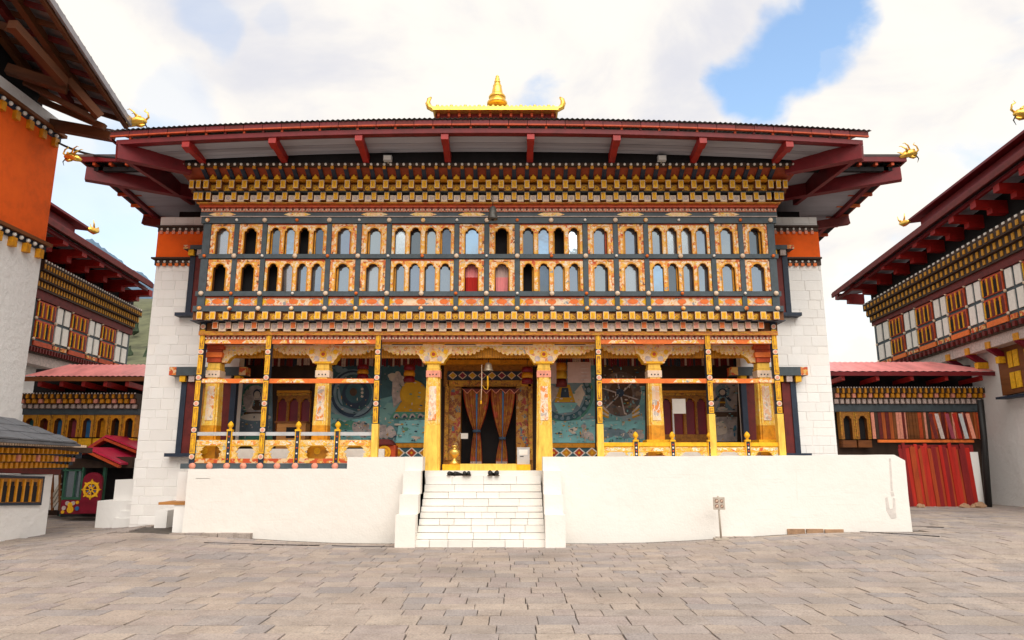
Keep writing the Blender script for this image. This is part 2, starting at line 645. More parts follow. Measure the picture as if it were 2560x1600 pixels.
def project(p):
    v = Vector(p) - Vector((0, 0, EYE))
    d = v.y * cos(TH) + v.z * sin(TH)
    u = v.z * cos(TH) - v.y * sin(TH)
    return 1280 + FOC * v.x / d, 800 - FOC * u / d


g = MB()
xs = [-900, -200, -60] + [-30 + i * 1.0 for i in range(61)] + [60, 200, 900]
ys = [-200, -60, -20, 0] + [2 + i * 1.0 for i in range(38)] + [60, 120, 300, 1500]
vs = [(x, y, gz(x, y) - .022) for y in ys for x in xs]
nx = len(xs)
g.add(vs, [(j * nx + i, j * nx + i + 1, (j + 1) * nx + i + 1, (j + 1) * nx + i) for j in range(len(ys) - 1) for i in range(nx - 1)], 0, True)
GROUND = g.build('ground', DIRT, None, (0, 0, 0), 'structure')

rs = random.Random(5)
slabs = []
y = 5.2
row = 0
while y < 31:
    dpt = rs.uniform(.26, .50)
    x = -27 + rs.uniform(0, .6)
    while x < 27:
        w = rs.uniform(.26, .68)
        cut = rs.random() < .12 and dpt > .46
        gap = rs.uniform(.003, .008)
        gy = rs.uniform(.009, .021)
        if cut:
            h = dpt * rs.uniform(.4, .6)
            slabs.append((x + gap, x + w - gap, y + gy, y + h - gy))
            slabs.append((x + gap, x + w - gap, y + h + gy, y + dpt - gy))
        else:
            slabs.append((x + gap, x + w - gap, y + gy, y + dpt - gy))
        x += w
    y += dpt
    row += 1


def slab_outline(r):
    e = lambda: r.uniform(-.013, .013)
    pts = []
    for (ax, ay), (bx, by) in (((-.5, -.5), (.5, -.5)), ((.5, -.5), (.5, .5)), ((.5, .5), (-.5, .5)), ((-.5, .5), (-.5, -.5))):
        pts.append((ax + e(), ay + e()))
        t = r.uniform(.3, .7)
        pts.append((ax + (bx - ax) * t + e() * .6, ay + (by - ay) * t + e() * .6))
    return pts


def slab_geo(pts, f):
    n = len(pts)
    v = [f(x, y, -1) for x, y in pts] + [f(x, y, -.12) for x, y in pts] + [f(x * .99, y * .985, 0) for x, y in pts]
    fs = [(i, (i + 1) % n, n + (i + 1) % n, n + i) for i in range(n)] + [(n + i, n + (i + 1) % n, 2 * n + (i + 1) % n, 2 * n + i) for i in range(n)]
    fs.append(tuple(range(2 * n, 3 * n)))
    return v, fs


slab_meshes = []
for k in range(6):
    r = random.Random(40 + k)
    b = MB()
    b.add(*slab_geo(slab_outline(r), lambda x, y, z: (x, y, z * .05)))
    slab_meshes.append(b.mesh('paving_slab', PAVE))
vis = []
for s_ in slabs:
    cx_, cy_ = (s_[0] + s_[1]) / 2, (s_[2] + s_[3]) / 2
    if cy_ > 16.2 and -8.9 < cx_ < 9.3:
        continue
    if cx_ < -11.4 and cy_ > 9:
        if not (cx_ > -16 and cy_ > 17.6):
            continue
    if cx_ > 18.2 and cy_ > 20:
        continue
    px, py = project((cx_, cy_, 0))
    if py < 1800 and -300 < px < 2860:
        area = (s_[1] - s_[0]) * (s_[3] - s_[2]) / (cy_ ** 3)
        inside = -40 < px < 2600 and py < 1640
        vis.append((-area if inside else 0, s_))
vis.sort(key=lambda q: q[0])
for _, s_ in vis[:298]:
    cx_, cy_ = (s_[0] + s_[1]) / 2, (s_[2] + s_[3]) / 2
    nrm = gnormal(cx_, cy_)
    rot = nrm.to_track_quat('Z', 'Y').to_euler()
    o = link('paving_slab', slab_meshes[rs.randrange(6)], (cx_, cy_, gz(cx_, cy_) + rs.uniform(-.007, .006)), GROUND,
             (rot.x + rs.uniform(-.004, .004), rot.y + rs.uniform(-.004, .004), rs.uniform(-.006, .006)), (s_[1] - s_[0], s_[3] - s_[2], 1))
b = MB()
for _, s_ in vis[298:]:
    cx_, cy_ = (s_[0] + s_[1]) / 2, (s_[2] + s_[3]) / 2
    w_, d_ = s_[1] - s_[0], s_[3] - s_[2]
    dz = rs.uniform(-.006, .005)
    b.add(*slab_geo(slab_outline(rs), lambda x, y, z: (cx_ + x * w_, cy_ + y * d_, gz(cx_ + x * w_, cy_ + y * d_) + dz + z * .05)))
b.build('paving_slabs', PAVE, GROUND, kind='stuff')

# a few open drain joints, dark against the slabs
b = MB()
for (p0, p1, w) in (((510, 1357), (800, 1364), .05), ((2150, 1330), (2350, 1342), .06), ((2275, 1316), (2360, 1319), .05), ((830, 1365), (985, 1368), .04)):
    def gp(px, py):
        d = ray(px, py)
        z = 0
        for _ in range(6):
            t = (z - EYE) / d.z
            z = gz(d.x * t, d.y * t)
        return Vector((d.x * t, d.y * t, z))
    a, c = gp(*p0), gp(*p1)
    n_ = 10
    for i in range(n_):
        q0, q1 = a.lerp(c, i / n_), a.lerp(c, (i + .96) / n_)
        q0.z, q1.z = gz(q0.x, q0.y) + .006, gz(q1.x, q1.y) + .006
        b.bar(q0, q1, w * rs.uniform(.6, 1.2), .012)
b.build('drain_channel', BLACK, None, kind='structure')

# hills behind the left wing
b = MB()
n_ = 40
vs, fs = [], []
for j in range(24):
    for i in range(n_):
        x = -170 + i * 5.5
        y = 70 + j * 9
        h = 1.0 * (y - 70) * .55
        h += 5 * noise.noise(Vector((x * .03, y * .03, 0))) * sst((y - 70) / 40)
        h *= sst((x + 200) / 60) * (1 - .55 * sst((x + 40) / 80))
        vs.append((x, y, h * .8 - 2))
for j in range(23):
    for i in range(n_ - 1):
        fs.append((j * n_ + i, j * n_ + i + 1, (j + 1) * n_ + i + 1, (j + 1) * n_ + i))
# keep the near hillside low enough to sit below the far ridge
vs = [(x, y, min(z, .24 * y)) for x, y, z in vs]
b.add(vs, fs, 0, True)
HILL = b.build('hillside', HILLM, None, (0, 0, 0), 'structure')
rt = random.Random(61)
hv = list(b.v)
b = MB()
for (x, y, z) in hv:
    if not (-75 < x < -25 and 75 < y < 190):
        continue
    for _ in range(2):
        if rt.random() < .55:
            continue
        q = Vector((x + rt.uniform(-2.5, 2.5), y + rt.uniform(-4, 4), z - .6))
        s = rt.uniform(.8, 2.0)
        pr = [(s * .18, 0), (s * .8, s * .5)] + [(s * (.75 - .13 * k) * rt.uniform(.8, 1.15), s * (.9 + .42 * k)) for k in range(5)] + [(.02, s * 3.1)]
        b.lathe(q, pr, 7, 0, False)
b.v = [(x + rt.uniform(-.15, .15), y + rt.uniform(-.15, .15), z + rt.uniform(-.15, .15)) for x, y, z in b.v]
tag(b.build('hillside_trees', TREEM), 'dark trees scattered over the hillside behind the left wing', 'trees', None, 'stuff')
b = MB()
vs, fs = [], []
prof = [(-120, 560), (40, 570), (130, 574), (180, 590), (230, 597), (262, 622), (300, 650), (340, 678), (372, 700), (410, 722), (520, 775), (700, 860), (950, 960), (1300, 1020), (1700, 1040), (2300, 1030), (2700, 1000)]
YM = 900
for i in range(len(prof) - 1):
    for k in range(8):
        t = k / 8
        px = prof[i][0] + (prof[i + 1][0] - prof[i][0]) * t
        py = prof[i][1] + (prof[i + 1][1] - prof[i][1]) * t
        p = at(px, py, YM)
        p.z += 6 * noise.noise(Vector((p.x * .05, 0, 0))) + 3 * noise.noise(Vector((p.x * .21, 3, 0)))
        vs += [(p.x, YM, p.z), (p.x * .86, YM - 160, p.z * .5), (p.x * .72, YM - 320, -8), (p.x * 1.25, YM + 260, p.z * .75)]
m_ = len(vs) // 4
for i in range(m_ - 1):
    a, c = 4 * i, 4 * i + 4
    fs += [(a + 1, c + 1, c, a), (a + 2, c + 2, c + 1, a + 1), (a, c, c + 3, a + 3)]
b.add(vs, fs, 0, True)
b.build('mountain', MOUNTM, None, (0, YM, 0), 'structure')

# ------------------------------------------------------------------ the temple
XC = -.58
YS0, YT, YP, YF, YC, YW, YB, YE = 15.6, 16.5, 16.9, 16.7, 17.4, 18.6, 20.0, 14.9
TEMPLE = thing('temple', 'white walled temple with painted timber front, maroon eaves and gilded roof pinnacle', 'temple', (XC, 18.6, 0))
XL, XR = -9.80, 8.50
ZTOP = zz(543, YW)
RIN_L, RIN_R = -8.05, 6.85     # inner faces of the two masonry piers
wallm = MB()
wallm.box(XL, RIN_L, YW + .35, 27, -.1, ZTOP)
wallm.box(RIN_R, XR, YW + .35, 27, -.1, ZTOP)
wallm.box(XL, -7.3, YW, YW + .35, -.1, ZTOP)
wallm.box(6.12, XR, YW, YW + .35, -.1, ZTOP)
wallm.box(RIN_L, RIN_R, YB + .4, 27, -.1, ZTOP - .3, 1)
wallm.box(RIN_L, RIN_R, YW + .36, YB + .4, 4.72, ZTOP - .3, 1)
wallm.box(RIN_L, RIN_R, YC - .1, YB + .4, -.1, 1.55)
WALL = wallm.build('wall', [WHITE, BLACK], TEMPLE)


# visible masonry courses of the two piers
def courses(x0, x1, z0, z1, yf, parent, r, hmin=.19, hmax=.31, wmin=.24, wmax=.62, depth=.05, proud=.012):
    z = z0
    while z < z1 - .08:
        h = min(r.uniform(hmin, hmax), z1 - z)
        x = x0 - r.uniform(0, .3)
        while x < x1 - .02:
            w = r.uniform(wmin, wmax)
            a, c = max(x, x0), min(x + w, x1)
            if c - a > .06:
                link('stone', STONES[r.randrange(4)], ((a + c) / 2, yf - proud + depth / 2 + r.uniform(-.003, .003), z + h / 2), parent,
                     (r.uniform(-.008, .008), r.uniform(-.016, .016), r.uniform(-.008, .008)), (c - a - r.uniform(.002, .016), depth, h - r.uniform(.003, .014)))
            x += w
        z += h


def stone_mesh(k):
    r = random.Random(90 + k)
    b = MB()
    e = lambda: r.uniform(-.012, .012)
    q = lambda x, y, z: (x + e(), y, z + e())
    v = [q(-.5, .5, -.5), q(.5, .5, -.5), q(.5, .5, .5), q(-.5, .5, .5), q(-.5, -.40, -.5), q(.5, -.40, -.5), q(.5, -.40, .5), q(-.5, -.40, .5),
         q(-.49, -.5, -.475), q(.49, -.5, -.475), q(.49, -.5, .475), q(-.49, -.5, .475)]
    f = [(0, 1, 2, 3)] + [(i, (i + 1) % 4, 4 + (i + 1) % 4, 4 + i) for i in range(4)] + [(4 + i, 4 + (i + 1) % 4, 8 + (i + 1) % 4, 8 + i) for i in range(4)] + [(8, 9, 10, 11)]
    b.add(v, f)
    return b.mesh('stone', WHITE)


STONES = [stone_mesh(k) for k in range(4)]
r = random.Random(3)
zr0, zr1 = zz(650, YW), zz(570, YW)
courses(XL + .004, -7.7, gz(-9, 18) - .02, zr0 - .05, YW, WALL, r)
courses(6.75, XR - .004, 1.75, zr0 - .05, YW, WALL, r)
courses(XL + .004, -7.6, zr1 + .12, ZTOP, YW, WALL, r, .22, .26)
courses(6.9, XR - .004, zr1 + .12, ZTOP, YW, WALL, r, .22, .26)

# red ochre belt with dotted borders
for (a, c) in ((XL, -7.35), (6.2, XR)):
    b = MB()
    b.box(a - .025, c, YW - .035, YW + .1, zr0, zr1, 0)
    b.box(a - .07, c, YW - .10, YW + .1, zr1 + .002, zr1 + .05, 1)
    b.box(a - .10, c, YW - .13, YW + .1, zr0 + .005, zr0 + .05, 1)
    b.box(a - .03, c, YW - .045, YW + .1, zr1 - .12, zr1, 2)
    b.box(a - .03, c, YW - .045, YW + .1, zr0 - .16, zr0 + .004, 2)
    belt = b.build('red_belt', [ORANGEWALL, DARKWOOD, DARKWOOD], TEMPLE)
    b = MB()
    n_ = int((c - a) / .17)
    for i in range(n_):
        x = a + .08 + i * .17
        b.ball((x, YW - .05, zr1 - .05), .036, 0, 6, 4)
        b.box(x - .04, x + .04, YW - .075, YW - .04, zr1 - .19, zr1 - .10, 1)
        b.ball((x, YW - .05, zr0 - .06), .036, 0, 6, 4)
        b.box(x - .045, x + .045, YW - .075, YW - .04, zr0 - .19, zr0 - .11, 2)
    b.build('dot_border', [WHITEP, PINKPAINT, ORANGERAIL], belt, kind='stuff')


# side windows of the masonry piers, half hidden by the timber front
def pier_window(x0, x1, z0, z1, sgn, ext):
    yf = YW - .18
    f = MB()
    f.box(x0, x0 + .14, yf, YW, z0, z1, 0)
    f.box(x1 - .14, x1, yf, YW, z0, z1, 0)
    f.box(x0 + .14, x0 + .36, yf + .03, YW, z0, z1, 1)
    f.box(x1 - .36, x1 - .14, yf + .03, YW, z0, z1, 1)
    f.box(x0 + .36, x1 - .36, yf + .1, YW, z0, z1, 2)
    w = f.build('pier_window', [DARKBLUE, BROWNRED, AMBERWOOD], TEMPLE)
    s = MB()
    s.box(x0 - .22, x1 + .22, yf - .12, YW, z0 - .09, z0)
    s.build('sill', DARKBLUE, w)
    h = MB()
    h.box(x0 - ext, x1 + ext, yf - .14, YW, z1 + .16, z1 + .16 + ext * .8, 0)
    h.box(x0 - ext - .005, x0 - ext + .18, yf - .145, YW + .0, z1 + .165, z1 + .155 + ext * .8, 2)
    h.box(x1 + ext - .18, x1 + ext + .005, yf - .145, YW + .0, z1 + .165, z1 + .155 + ext * .8, 2)
    k = 0
    x = x0 - .02
    while x < x1:
        h.box(x, x + .15, yf - .10, YW, z1, z1 + .155, 1 if k % 2 == 0 else 3)
        x += .24
        k += 1
    h.box(x0, x1, yf - .02, YW, z1 + .0, z1 + .16, 4)
    h.build('lintel', [BLUEGREY, GOLDPAINT, REDFLORAL, PALEPANEL, DARKWOOD], w)


def wx(px, py):
    return xx(px, py, YW - .18)


pier_window(wx(446, 1040), wx(446, 1040) + 1.45, zz(1133, YW - .18), zz(955, YW - .18), -1, .28)
pier_window(wx(1996, 1040) - 1.45, wx(1996, 1040), zz(1133, YW - .18), zz(955, YW - .18), 1, .28)
pier_window(wx(470, 700), wx(470, 700) + 1.4, zz(783, YW - .18), zz(640, YW - .18), -1, .14)
pier_window(wx(1973, 700) - 1.4, wx(1973, 700), zz(783, YW - .18), zz(640, YW - .18), 1, .14)

# ------------------------------------------------------------------ timber front (upper floor)
HF = 7.16
FL, FR = XC - HF, XC + HF
zb = {k: zz(v, YF) for k, v in dict(top=532, beam=544, w1t=559, w1b=634, b2t=635.5, b2b=646, w2t=648, w2b=727, b3t=728.5, b3b=740, pt=741.5, pb=764, b4t=765.5, b4b=779).items()}
post_px = [517, 590.5, 660.5, 822.5, 897.5, 972.5, 1142, 1217, 1293, 1463, 1539, 1615, 1781, 1852, 1928]
posts = [xx(p, 592, YF) for p in post_px]
posts = [(a - XC - (d - XC)) / 2 + XC for a, d in zip(posts, [XC * 2 - (q - 0) + 0 for q in reversed(posts)])] if False else posts
kinds = 'SSQSSQSSQSSQSS'
FRONT = MB()
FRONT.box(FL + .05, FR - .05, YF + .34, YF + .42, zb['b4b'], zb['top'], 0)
FRONT.box(FL + .02, FL + .08, YF + .02, YW, zb['b4b'], zb['top'], 1)
FRONT.box(FR - .08, FR - .02, YF + .02, YW, zb['b4b'], zb['top'], 1)
FRONT = FRONT.build('timber_front', [BLACK, BLUEGREY], TEMPLE)
for i, x in enumerate(posts):
    w = .085 if i in (0, 14) else .058
    b = MB()
    b.box(x - w, x + w, YF, YF + .30, zb['b4b'] + .02, zb['beam'] - .02)
    b.build('post', BLUEGREY, FRONT)
for (t, d, k) in (('top', 'beam', .05), ('beam', 'w1t', .03), ('b2t', 'b2b', .02), ('b3t', 'b3b', .02), ('b4t', 'b4b', .04)):
    b = MB()
    z1, z0 = zb[t], zb[d]
    if t == 'top':
        z0 += .02
    if t == 'beam':
        z0 = zb['w1t'] + .005
    b.box(FL - k, FR + k, YF - k, YF + .31, z0, z1, 0)
    if t == 'top':
        b.box(FL - k, FR + k, YF - k - .012, YF, z0 - .016, z0, 1)
    b.build('beam', [BLUEGREY, PALEPANEL], FRONT)
# painted flower patches on the upper beam
mid = [(posts[i] + posts[i + 1]) / 2 for i in range(14)]
b = MB()
zc = (zb['top'] + zb['beam']) / 2
for i, x in enumerate(mid):
    if i % 2 == 0 or kinds[i] == 'Q':
        w = .34
        b.prism([(x - w, zc), (x - w * .55, zc + .05), (x + w * .55, zc + .05), (x + w, zc), (x + w * .55, zc - .045), (x - w * .55, zc - .045)], YF - .056, YF - .049)
b.build('flower_patch', CAPITAL, FRONT)
# bosses where posts and beams meet
boss_m = [unit('boss', lambda q, s=s: q.lathe((0, 0, 0), [(.001, -.045), (s * .6, -.04), (s, -.012), (s * .8, .02), (.001, .03)], 10, 0), m_)
          for s, m_ in ((.062, CREAMP), (.042, ORANGERAIL), (.036, WHITEP), (.058, FLORAL))]
for ri, (z, cyc) in enumerate((((zb['beam'] + zb['w1t']) / 2, [3, 2, 0, 1, 0, 2, 0]), ((zb['b2t'] + zb['b2b']) / 2, [1, 0, 2, 0, 1, 0, 2]),
                               ((zb['b3t'] + zb['b3b']) / 2, [0, 1, 0, 2, 0, 1, 0]), ((zb['b4t'] + zb['b4b']) / 2, [3, 3, 0, 3, 0, 3, 3]))):
    pts = []
    for i in range(15):
        pts.append(posts[i])
        if i < 14 and kinds[i] == 'Q':
            pts.append(mid[i])
    for k, x in enumerate(pts):
        link('boss', boss_m[cyc[k % 7]], (x, YF - .055 - (.02 if ri == 3 else 0), z), FRONT, (PI / 2, 0, 0))


# trefoil headed windows
TREF = [(-1, 0), (-.99, .26), (-.88, .44), (-.66, .46), (-.64, .66), (-.52, .84), (-.28, .96), (0, 1.02), (.28, .96), (.52, .84), (.64, .66), (.66, .46), (.88, .44), (.99, .26), (1, 0)]


def arch_frame(b, x0, x1, z0, z1, y0, y1, ops, spring, rise, m=0, mr=1):
    """Front board from x0..x1, z0..z1 with arched openings ops [(cx, half width)], open at the sill."""
    def q(xa, za, xb, zb_, xc, zc_, xd, zd):
        b.add([(xa, y0, za), (xb, y0, zb_), (xc, y0, zc_), (xd, y0, zd)], [(0, 1, 2, 3)], m)
    x = x0
    for cx, a in ops:
        q(x, z0, cx - a, z0, cx - a, z1, x, z1)
        b.add([(cx - a, y0, z0), (cx - a, y1, z0), (cx - a, y1, spring), (cx - a, y0, spring)], [(0, 1, 2, 3)], mr)
        b.add([(cx + a, y0, z0), (cx + a, y1, z0), (cx + a, y1, spring), (cx + a, y0, spring)], [(0, 1, 2, 3)], mr)
        for (u0, h0), (u1, h1) in zip(TREF, TREF[1:]):
            xa, xb = cx + u0 * a, cx + u1 * a
            za, zc_ = spring + h0 * rise, spring + h1 * rise
            q(xa, za, xb, zc_, xb, z1, xa, z1)
            b.add([(xa, y0, za), (xb, y0, zc_), (xb, y1, zc_), (xa, y1, za)], [(0, 1, 2, 3)], mr)
        x = cx + a
    q(x, z0, x1, z0, x1, z1, x, z1)
    b.add([(x0, y0, z0), (x0, y1, z0), (x0, y1, z1), (x0, y0, z1)], [(0, 1, 2, 3)], m)
    b.add([(x1, y0, z0), (x1, y1, z0), (x1, y1, z1), (x1, y0, z1)], [(0, 1, 2, 3)], m)
    b.add([(x0, y0, z1), (x1, y0, z1), (x1, y1, z1), (x0, y1, z1)], [(0, 1, 2, 3)], m)


def arch_band(b, cx, a, z0, spring, rise, y0, y1, t, m=0):
    """Raised band following the arch and its jambs."""
    inner = [(cx - a, z0), (cx - a, spring)] + [(cx + u * a, spring + h * rise) for u, h in TREF[1:-1]] + [(cx + a, spring), (cx + a, z0)]
    k = (a + t) / a
    kz = (rise + t * 1.3) / rise
    outer = [(cx - a - t, z0), (cx - a - t, spring)] + [(cx + u * a * k, spring + h * rise * kz) for u, h in TREF[1:-1]] + [(cx + a + t, spring), (cx + a + t, z0)]
    n = len(inner)
    vs = [(x, y0, z) for x, z in inner] + [(x, y0, z) for x, z in outer] + [(x, y1, z) for x, z in outer] + [(x, y1, z) for x, z in inner]
    fs = []
    for i in range(n - 1):
        fs += [(i, i + 1, n + i + 1, n + i), (n + i, n + i + 1, 2 * n + i + 1, 2 * n + i), (i, 3 * n + i, 3 * n + i + 1, i + 1)]
    b.add(vs, fs, m)


open_dark = {(0, 1, 0), (1, 0, 0), (1, 1, 0), (0, 2, 2), (0, 7, 0), (0, 8, 2), (1, 8, 0), (1, 2, 0)}
red_reflections = {(1, 6, 0), (1, 7, 0)}  # panes with a red reflection, given cloth in its place
pane_units = [unit('pane', lambda q: q.box(-.5, .5, -.5, .5, 0, 1), m_) for m_ in (GLASS, GLASS, GLASS, GLASS_PALE, GLASS_DARK)]
rw = random.Random(21)
for row_, (zt, zbm) in enumerate(((zb['w1t'], zb['w1b']), (zb['w2t'], zb['w2b']))):
    for i, kd in enumerate(kinds):
        x0 = posts[i] + (.095 if i == 0 else .068)
        x1 = posts[i + 1] - (.095 if i == 13 else .068)
        w = x1 - x0
        H = zt - zbm
        yf = YF + .03
        if kd == 'S':
            a = w * .27
            ops = [((x0 + x1) / 2, a)]
            spring = zbm + H * .66
            rise = H * .20
        else:
            st = w / 4
            a = st * .335
            ops = [(x0 + w * .012 + st * .976 * (k + .5), a) for k in range(4)]
            spring = zbm + H * .68
            rise = H * .19
        b = MB()
        arch_frame(b, x0, x1, zbm + .002, zt - .002, yf, yf + .10, ops, spring, rise, 0, 1)
        win = b.build('window', [FLORAL, BROWN], TEMPLE)  # reveals painted brown to draw a shadow line inside the arches
        b = MB()
        for cx, aa in ops:
            arch_band(b, cx, aa, zbm + .004, spring, rise, yf - .022, yf + .004, .024 if kd == 'S' else .016)
        b.build('arch_band', GOLDDEEP, win)
        if kd == 'S':
            b = MB()
            b.box(x0 - .002, x0 + .052, yf - .014, yf + .002, zbm + .004, zt - .004)
            b.box(x1 - .052, x1 + .002, yf - .014, yf + .002, zbm + .004, zt - .004)
            b.box(x0 + .052, x1 - .052, yf - .014, yf + .002, zt - .058, zt - .004)
            b.build('border', FLORAL2, win)
        else:
            b = MB()
            b.box(x0, x1, yf - .014, yf + .002, zt - .03, zt - .004)
            b.build('border', REDORANGE, win)
        for k, (cx, aa) in enumerate(ops):
            key = (row_, i, k)
            dz = H * .86
            if key in red_reflections:
                b = MB()
                n_ = 12
                vs = []
                for j in range(n_ + 1):
                    u = -1 + 2 * j / n_
                    dy = .02 * sin(j * 2.1)
                    for zf in (0, .55, 1):
                        vs.append((cx + u * aa * (.98 - .1 * (1 - zf)), yf + .16 + dy, zbm + .01 + zf * dz))
                b.add(vs, [(3 * j + e, 3 * j + 3 + e, 3 * j + 4 + e, 3 * j + 1 + e) for j in range(n_) for e in (0, 1)], 0, True)
                b.m = [(0 if (i_ % 2 == 0) else 1) for i_ in range(len(b.m))]
                b.build('curtain', [REDCLOTH, PINKREFL] if i == 6 else [PINKREFL, PINKPAPER], win)  # red and pink cloth shaped to stand for the reflection in the glass
                continue
            if key in open_dark:
                # casement swung inward: only its edge shows
                b = MB()
                side = 1 if rw.random() < .75 else -1
                b.bar((cx + side * aa * .86, yf + .12, zbm + .01 + dz / 2), (cx + side * aa * .80, yf + .30, zbm + .01 + dz / 2), dz, .03, 0, (1, 0, 0))
                b.build('casement', GOLDDEEP, win)
                continue
            tl = rw.choice((0, 0, 1, -1))
            link('pane', pane_units[rw.randrange(5)], (cx - (.12 * aa * tl), yf + .11 + rw.uniform(0, .02), zbm + .01), win, (rw.uniform(-.04, .05), 0, rw.uniform(-.13, .13)), (aa * (2.0 if tl == 0 else 1.75), .012, dz))
            if tl:
                b = MB()
                b.box(cx + tl * aa * .74, cx + tl * aa * .97, yf + .07, yf + .11, zbm + .005, zbm + dz)
                b.build('casement', GOLDDEEP if rw.random() < .8 else REDORANGE, win)
# ornamental boards below the windows
for i, kd in enumerate(kinds):
    x0 = posts[i] + (.09 if i == 0 else .062)
    x1 = posts[i + 1] - (.09 if i == 13 else .062)
    z0, z1 = zb['pb'], zb['pt']
    b = MB()
    b.box(x0, x1, YF + .05, YF + .30, z0, z1, 0)
    b.box(x0, x1, YF + .02, YF + .05, z1 - .022, z1, 2)
    b.box(x0, x1, YF + .02, YF + .05, z0, z0 + .012, 2)
    c, h = (x0 + x1) / 2, (z1 - z0) / 2
    zc = (z0 + z1) / 2
    for k in ([0] if kd == 'S' else [-.55, 0, .55]):
        b.disc(c + k, zc, .14 if kd == 'S' else .11, YF + .042, YF + .055, 8, 1, h * .62)
    for e, s in ((x0, 1), (x1, -1)):
        b.prism([(e, z0 + .02), (e + s * .10, zc), (e, z1 - .03)], YF + .044, YF + .055, 3)
        b.prism([(e + s * .09, z0 + .012), (e + s * .13, z0 + .012), (e + s * .27, z1 - .024), (e + s * .23, z1 - .024)], YF + .046, YF + .056, 4)
        b.prism([(e + s * .23, z0 + .012), (e + s * .27, z0 + .012), (e + s * .13, z1 - .024), (e + s * .09, z1 - .024)], YF + .043, YF + .056, 4)
    b.build('ornament_board', [FLORALP, ORANGERAIL, REDORANGE, GOLDPAINT, PALEPANEL], TEMPLE)

# ------------------------------------------------------------------ cornices of beam ends
be_gold = unit('beam_end', lambda q: (q.box(-.5, .5, -.46, .5, -.5, .5, 3), q.box(-.5, .5, -.5, -.46, -.5, .5, 0), q.box(-.40, .40, -.53, -.5, -.42, .42, 1), q.box(-.08, .08, -.55, -.53, -.28, .28, 2)), [CREAMP, GOLDPAINT, GOLDDEEP, BROWN])
be_pink = unit('beam_end', lambda q: (q.box(-.5, .5, -.46, .5, -.5, .5, 2), q.box(-.5, .5, -.5, -.46, -.5, .5, 0), q.box(-.40, .40, -.53, -.5, -.40, .40, 1)), [CREAMP, PINKPAINT, BROWN])
be_orange = unit('beam_end', lambda q: (q.box(-.5, .5, -.46, .5, -.5, .5, 2), q.box(-.5, .5, -.5, -.46, -.5, .5, 0), q.box(-.40, .40, -.53, -.5, -.40, .40, 1)), [CREAMP, ORANGERAIL, BROWN])
in_white = unit('infill_panel', lambda q: (q.box(-.5, .5, -.5, .5, -.5, .5, 0), q.disc(0, .05, .30, -.56, -.5, 10, 1)), [CREAMP, PALEPANEL])
in_gold = unit('infill_panel', lambda q: (q.box(-.5, .5, -.5, .5, -.5, .5, 0), q.ring(0, -.05, .16, .30, -.56, -.5, 10, 1)), [BLUEGOLD, GOLDPAINT])
in_grey = unit('infill_panel', lambda q: (q.box(-.5, .5, -.5, .5, -.5, .5, 0), q.disc(0, .06, .36, -.56, -.5, 10, 1), ), [CREAMP, PALEPANEL])
PITCH = .316
NB = 45


def rowz(y0, y1, Y):
    return zz(y1, Y), zz(y0, Y)      # lower, upper


COR = MB()
# upper cornice backing steps
YBr, YAr, YD = 16.46, 16.28, 15.92
zB0, zB1 = rowz(482, 504, YBr)
zA0, zA1 = rowz(452, 475, YAr)
zF0, zF1 = rowz(418, 450, YAr)
zm0, zm1 = zb['top'] + .003, zB0
hB, hA, hD = XC, XC, XC
COR.box(FL - .10, FR + .10, YBr + .16, YF + .3, zB0, zB1, 0)
COR.box(FL - .24, FR + .24, YAr + .16, YF + .3, zB1, zA1, 0)
COR.box(FL - .16, FR + .16, YBr - .10, YF + .3, zB1 + .01, zA0 - .005, 1)
COR.box(FL - .24, FR + .24, YAr + .02, YF + .3, zA1 - .005, zA1 + .04, 2)
# flared cove up to the dotted edge
xl0, xr0, xl1, xr1 = FL - .30, FR + .30, FL - .44, FR + .44
zD = zz(409, YD)
COR.hexa([(xl0, YAr + .14, zF0), (xr0, YAr + .14, zF0), (xr0, YF + .3, zF0), (xl0, YF + .3, zF0), (xl1, YD + .10, zD - .06), (xr1, YD + .10, zD - .06), (xr1, YF + .3, zD - .06), (xl1, YF + .3, zD - .06)], 3)
COR.box(xl1 - .02, xr1 + .02, YD, YF + .3, zD - .06, zD + .02, 4)
# saw-tooth gold mouldings under the blocks
zq = zz(519, YF - .1)
COR.box(FL - .10, FR + .10, YBr + .02, YF + .3, (zB0 + zq) / 2 + .02, zB0 - .002, 5)
COR.box(FL - .06, FR + .06, YBr + .10, YF + .3, zq, (zB0 + zq) / 2 + .02, 6)
COR.box(FL - .03, FR + .03, YF - .08, YF + .3, zm0, zq, 7)
CORNICE = COR.build('cornice', [BROWN, BLUEGREY, GOLDDEEP, COVE, DARKWOOD, MOULD, REDORANGE, PINKPAINT], TEMPLE)
br_mesh = unit('bracket', lambda q: q.hexa([(-.5, .06, 0), (.5, .06, 0), (.5, .4, 0), (-.5, .4, 0), (-.5, -.32, 1), (.5, -.32, 1), (.5, .4, 1), (-.5, .4, 1)]), DARKBLUE)
hour = unit('hourglass', lambda q: (q.box(-.5, .5, -.06, .3, 0, 1, 0), q.prism([(-.5, 0), (.5, 0), (.08, .5), (.5, 1), (-.5, 1), (-.08, .5)], -.10, -.06, 1)), [GOLDDEEP, GOLDPAINT])
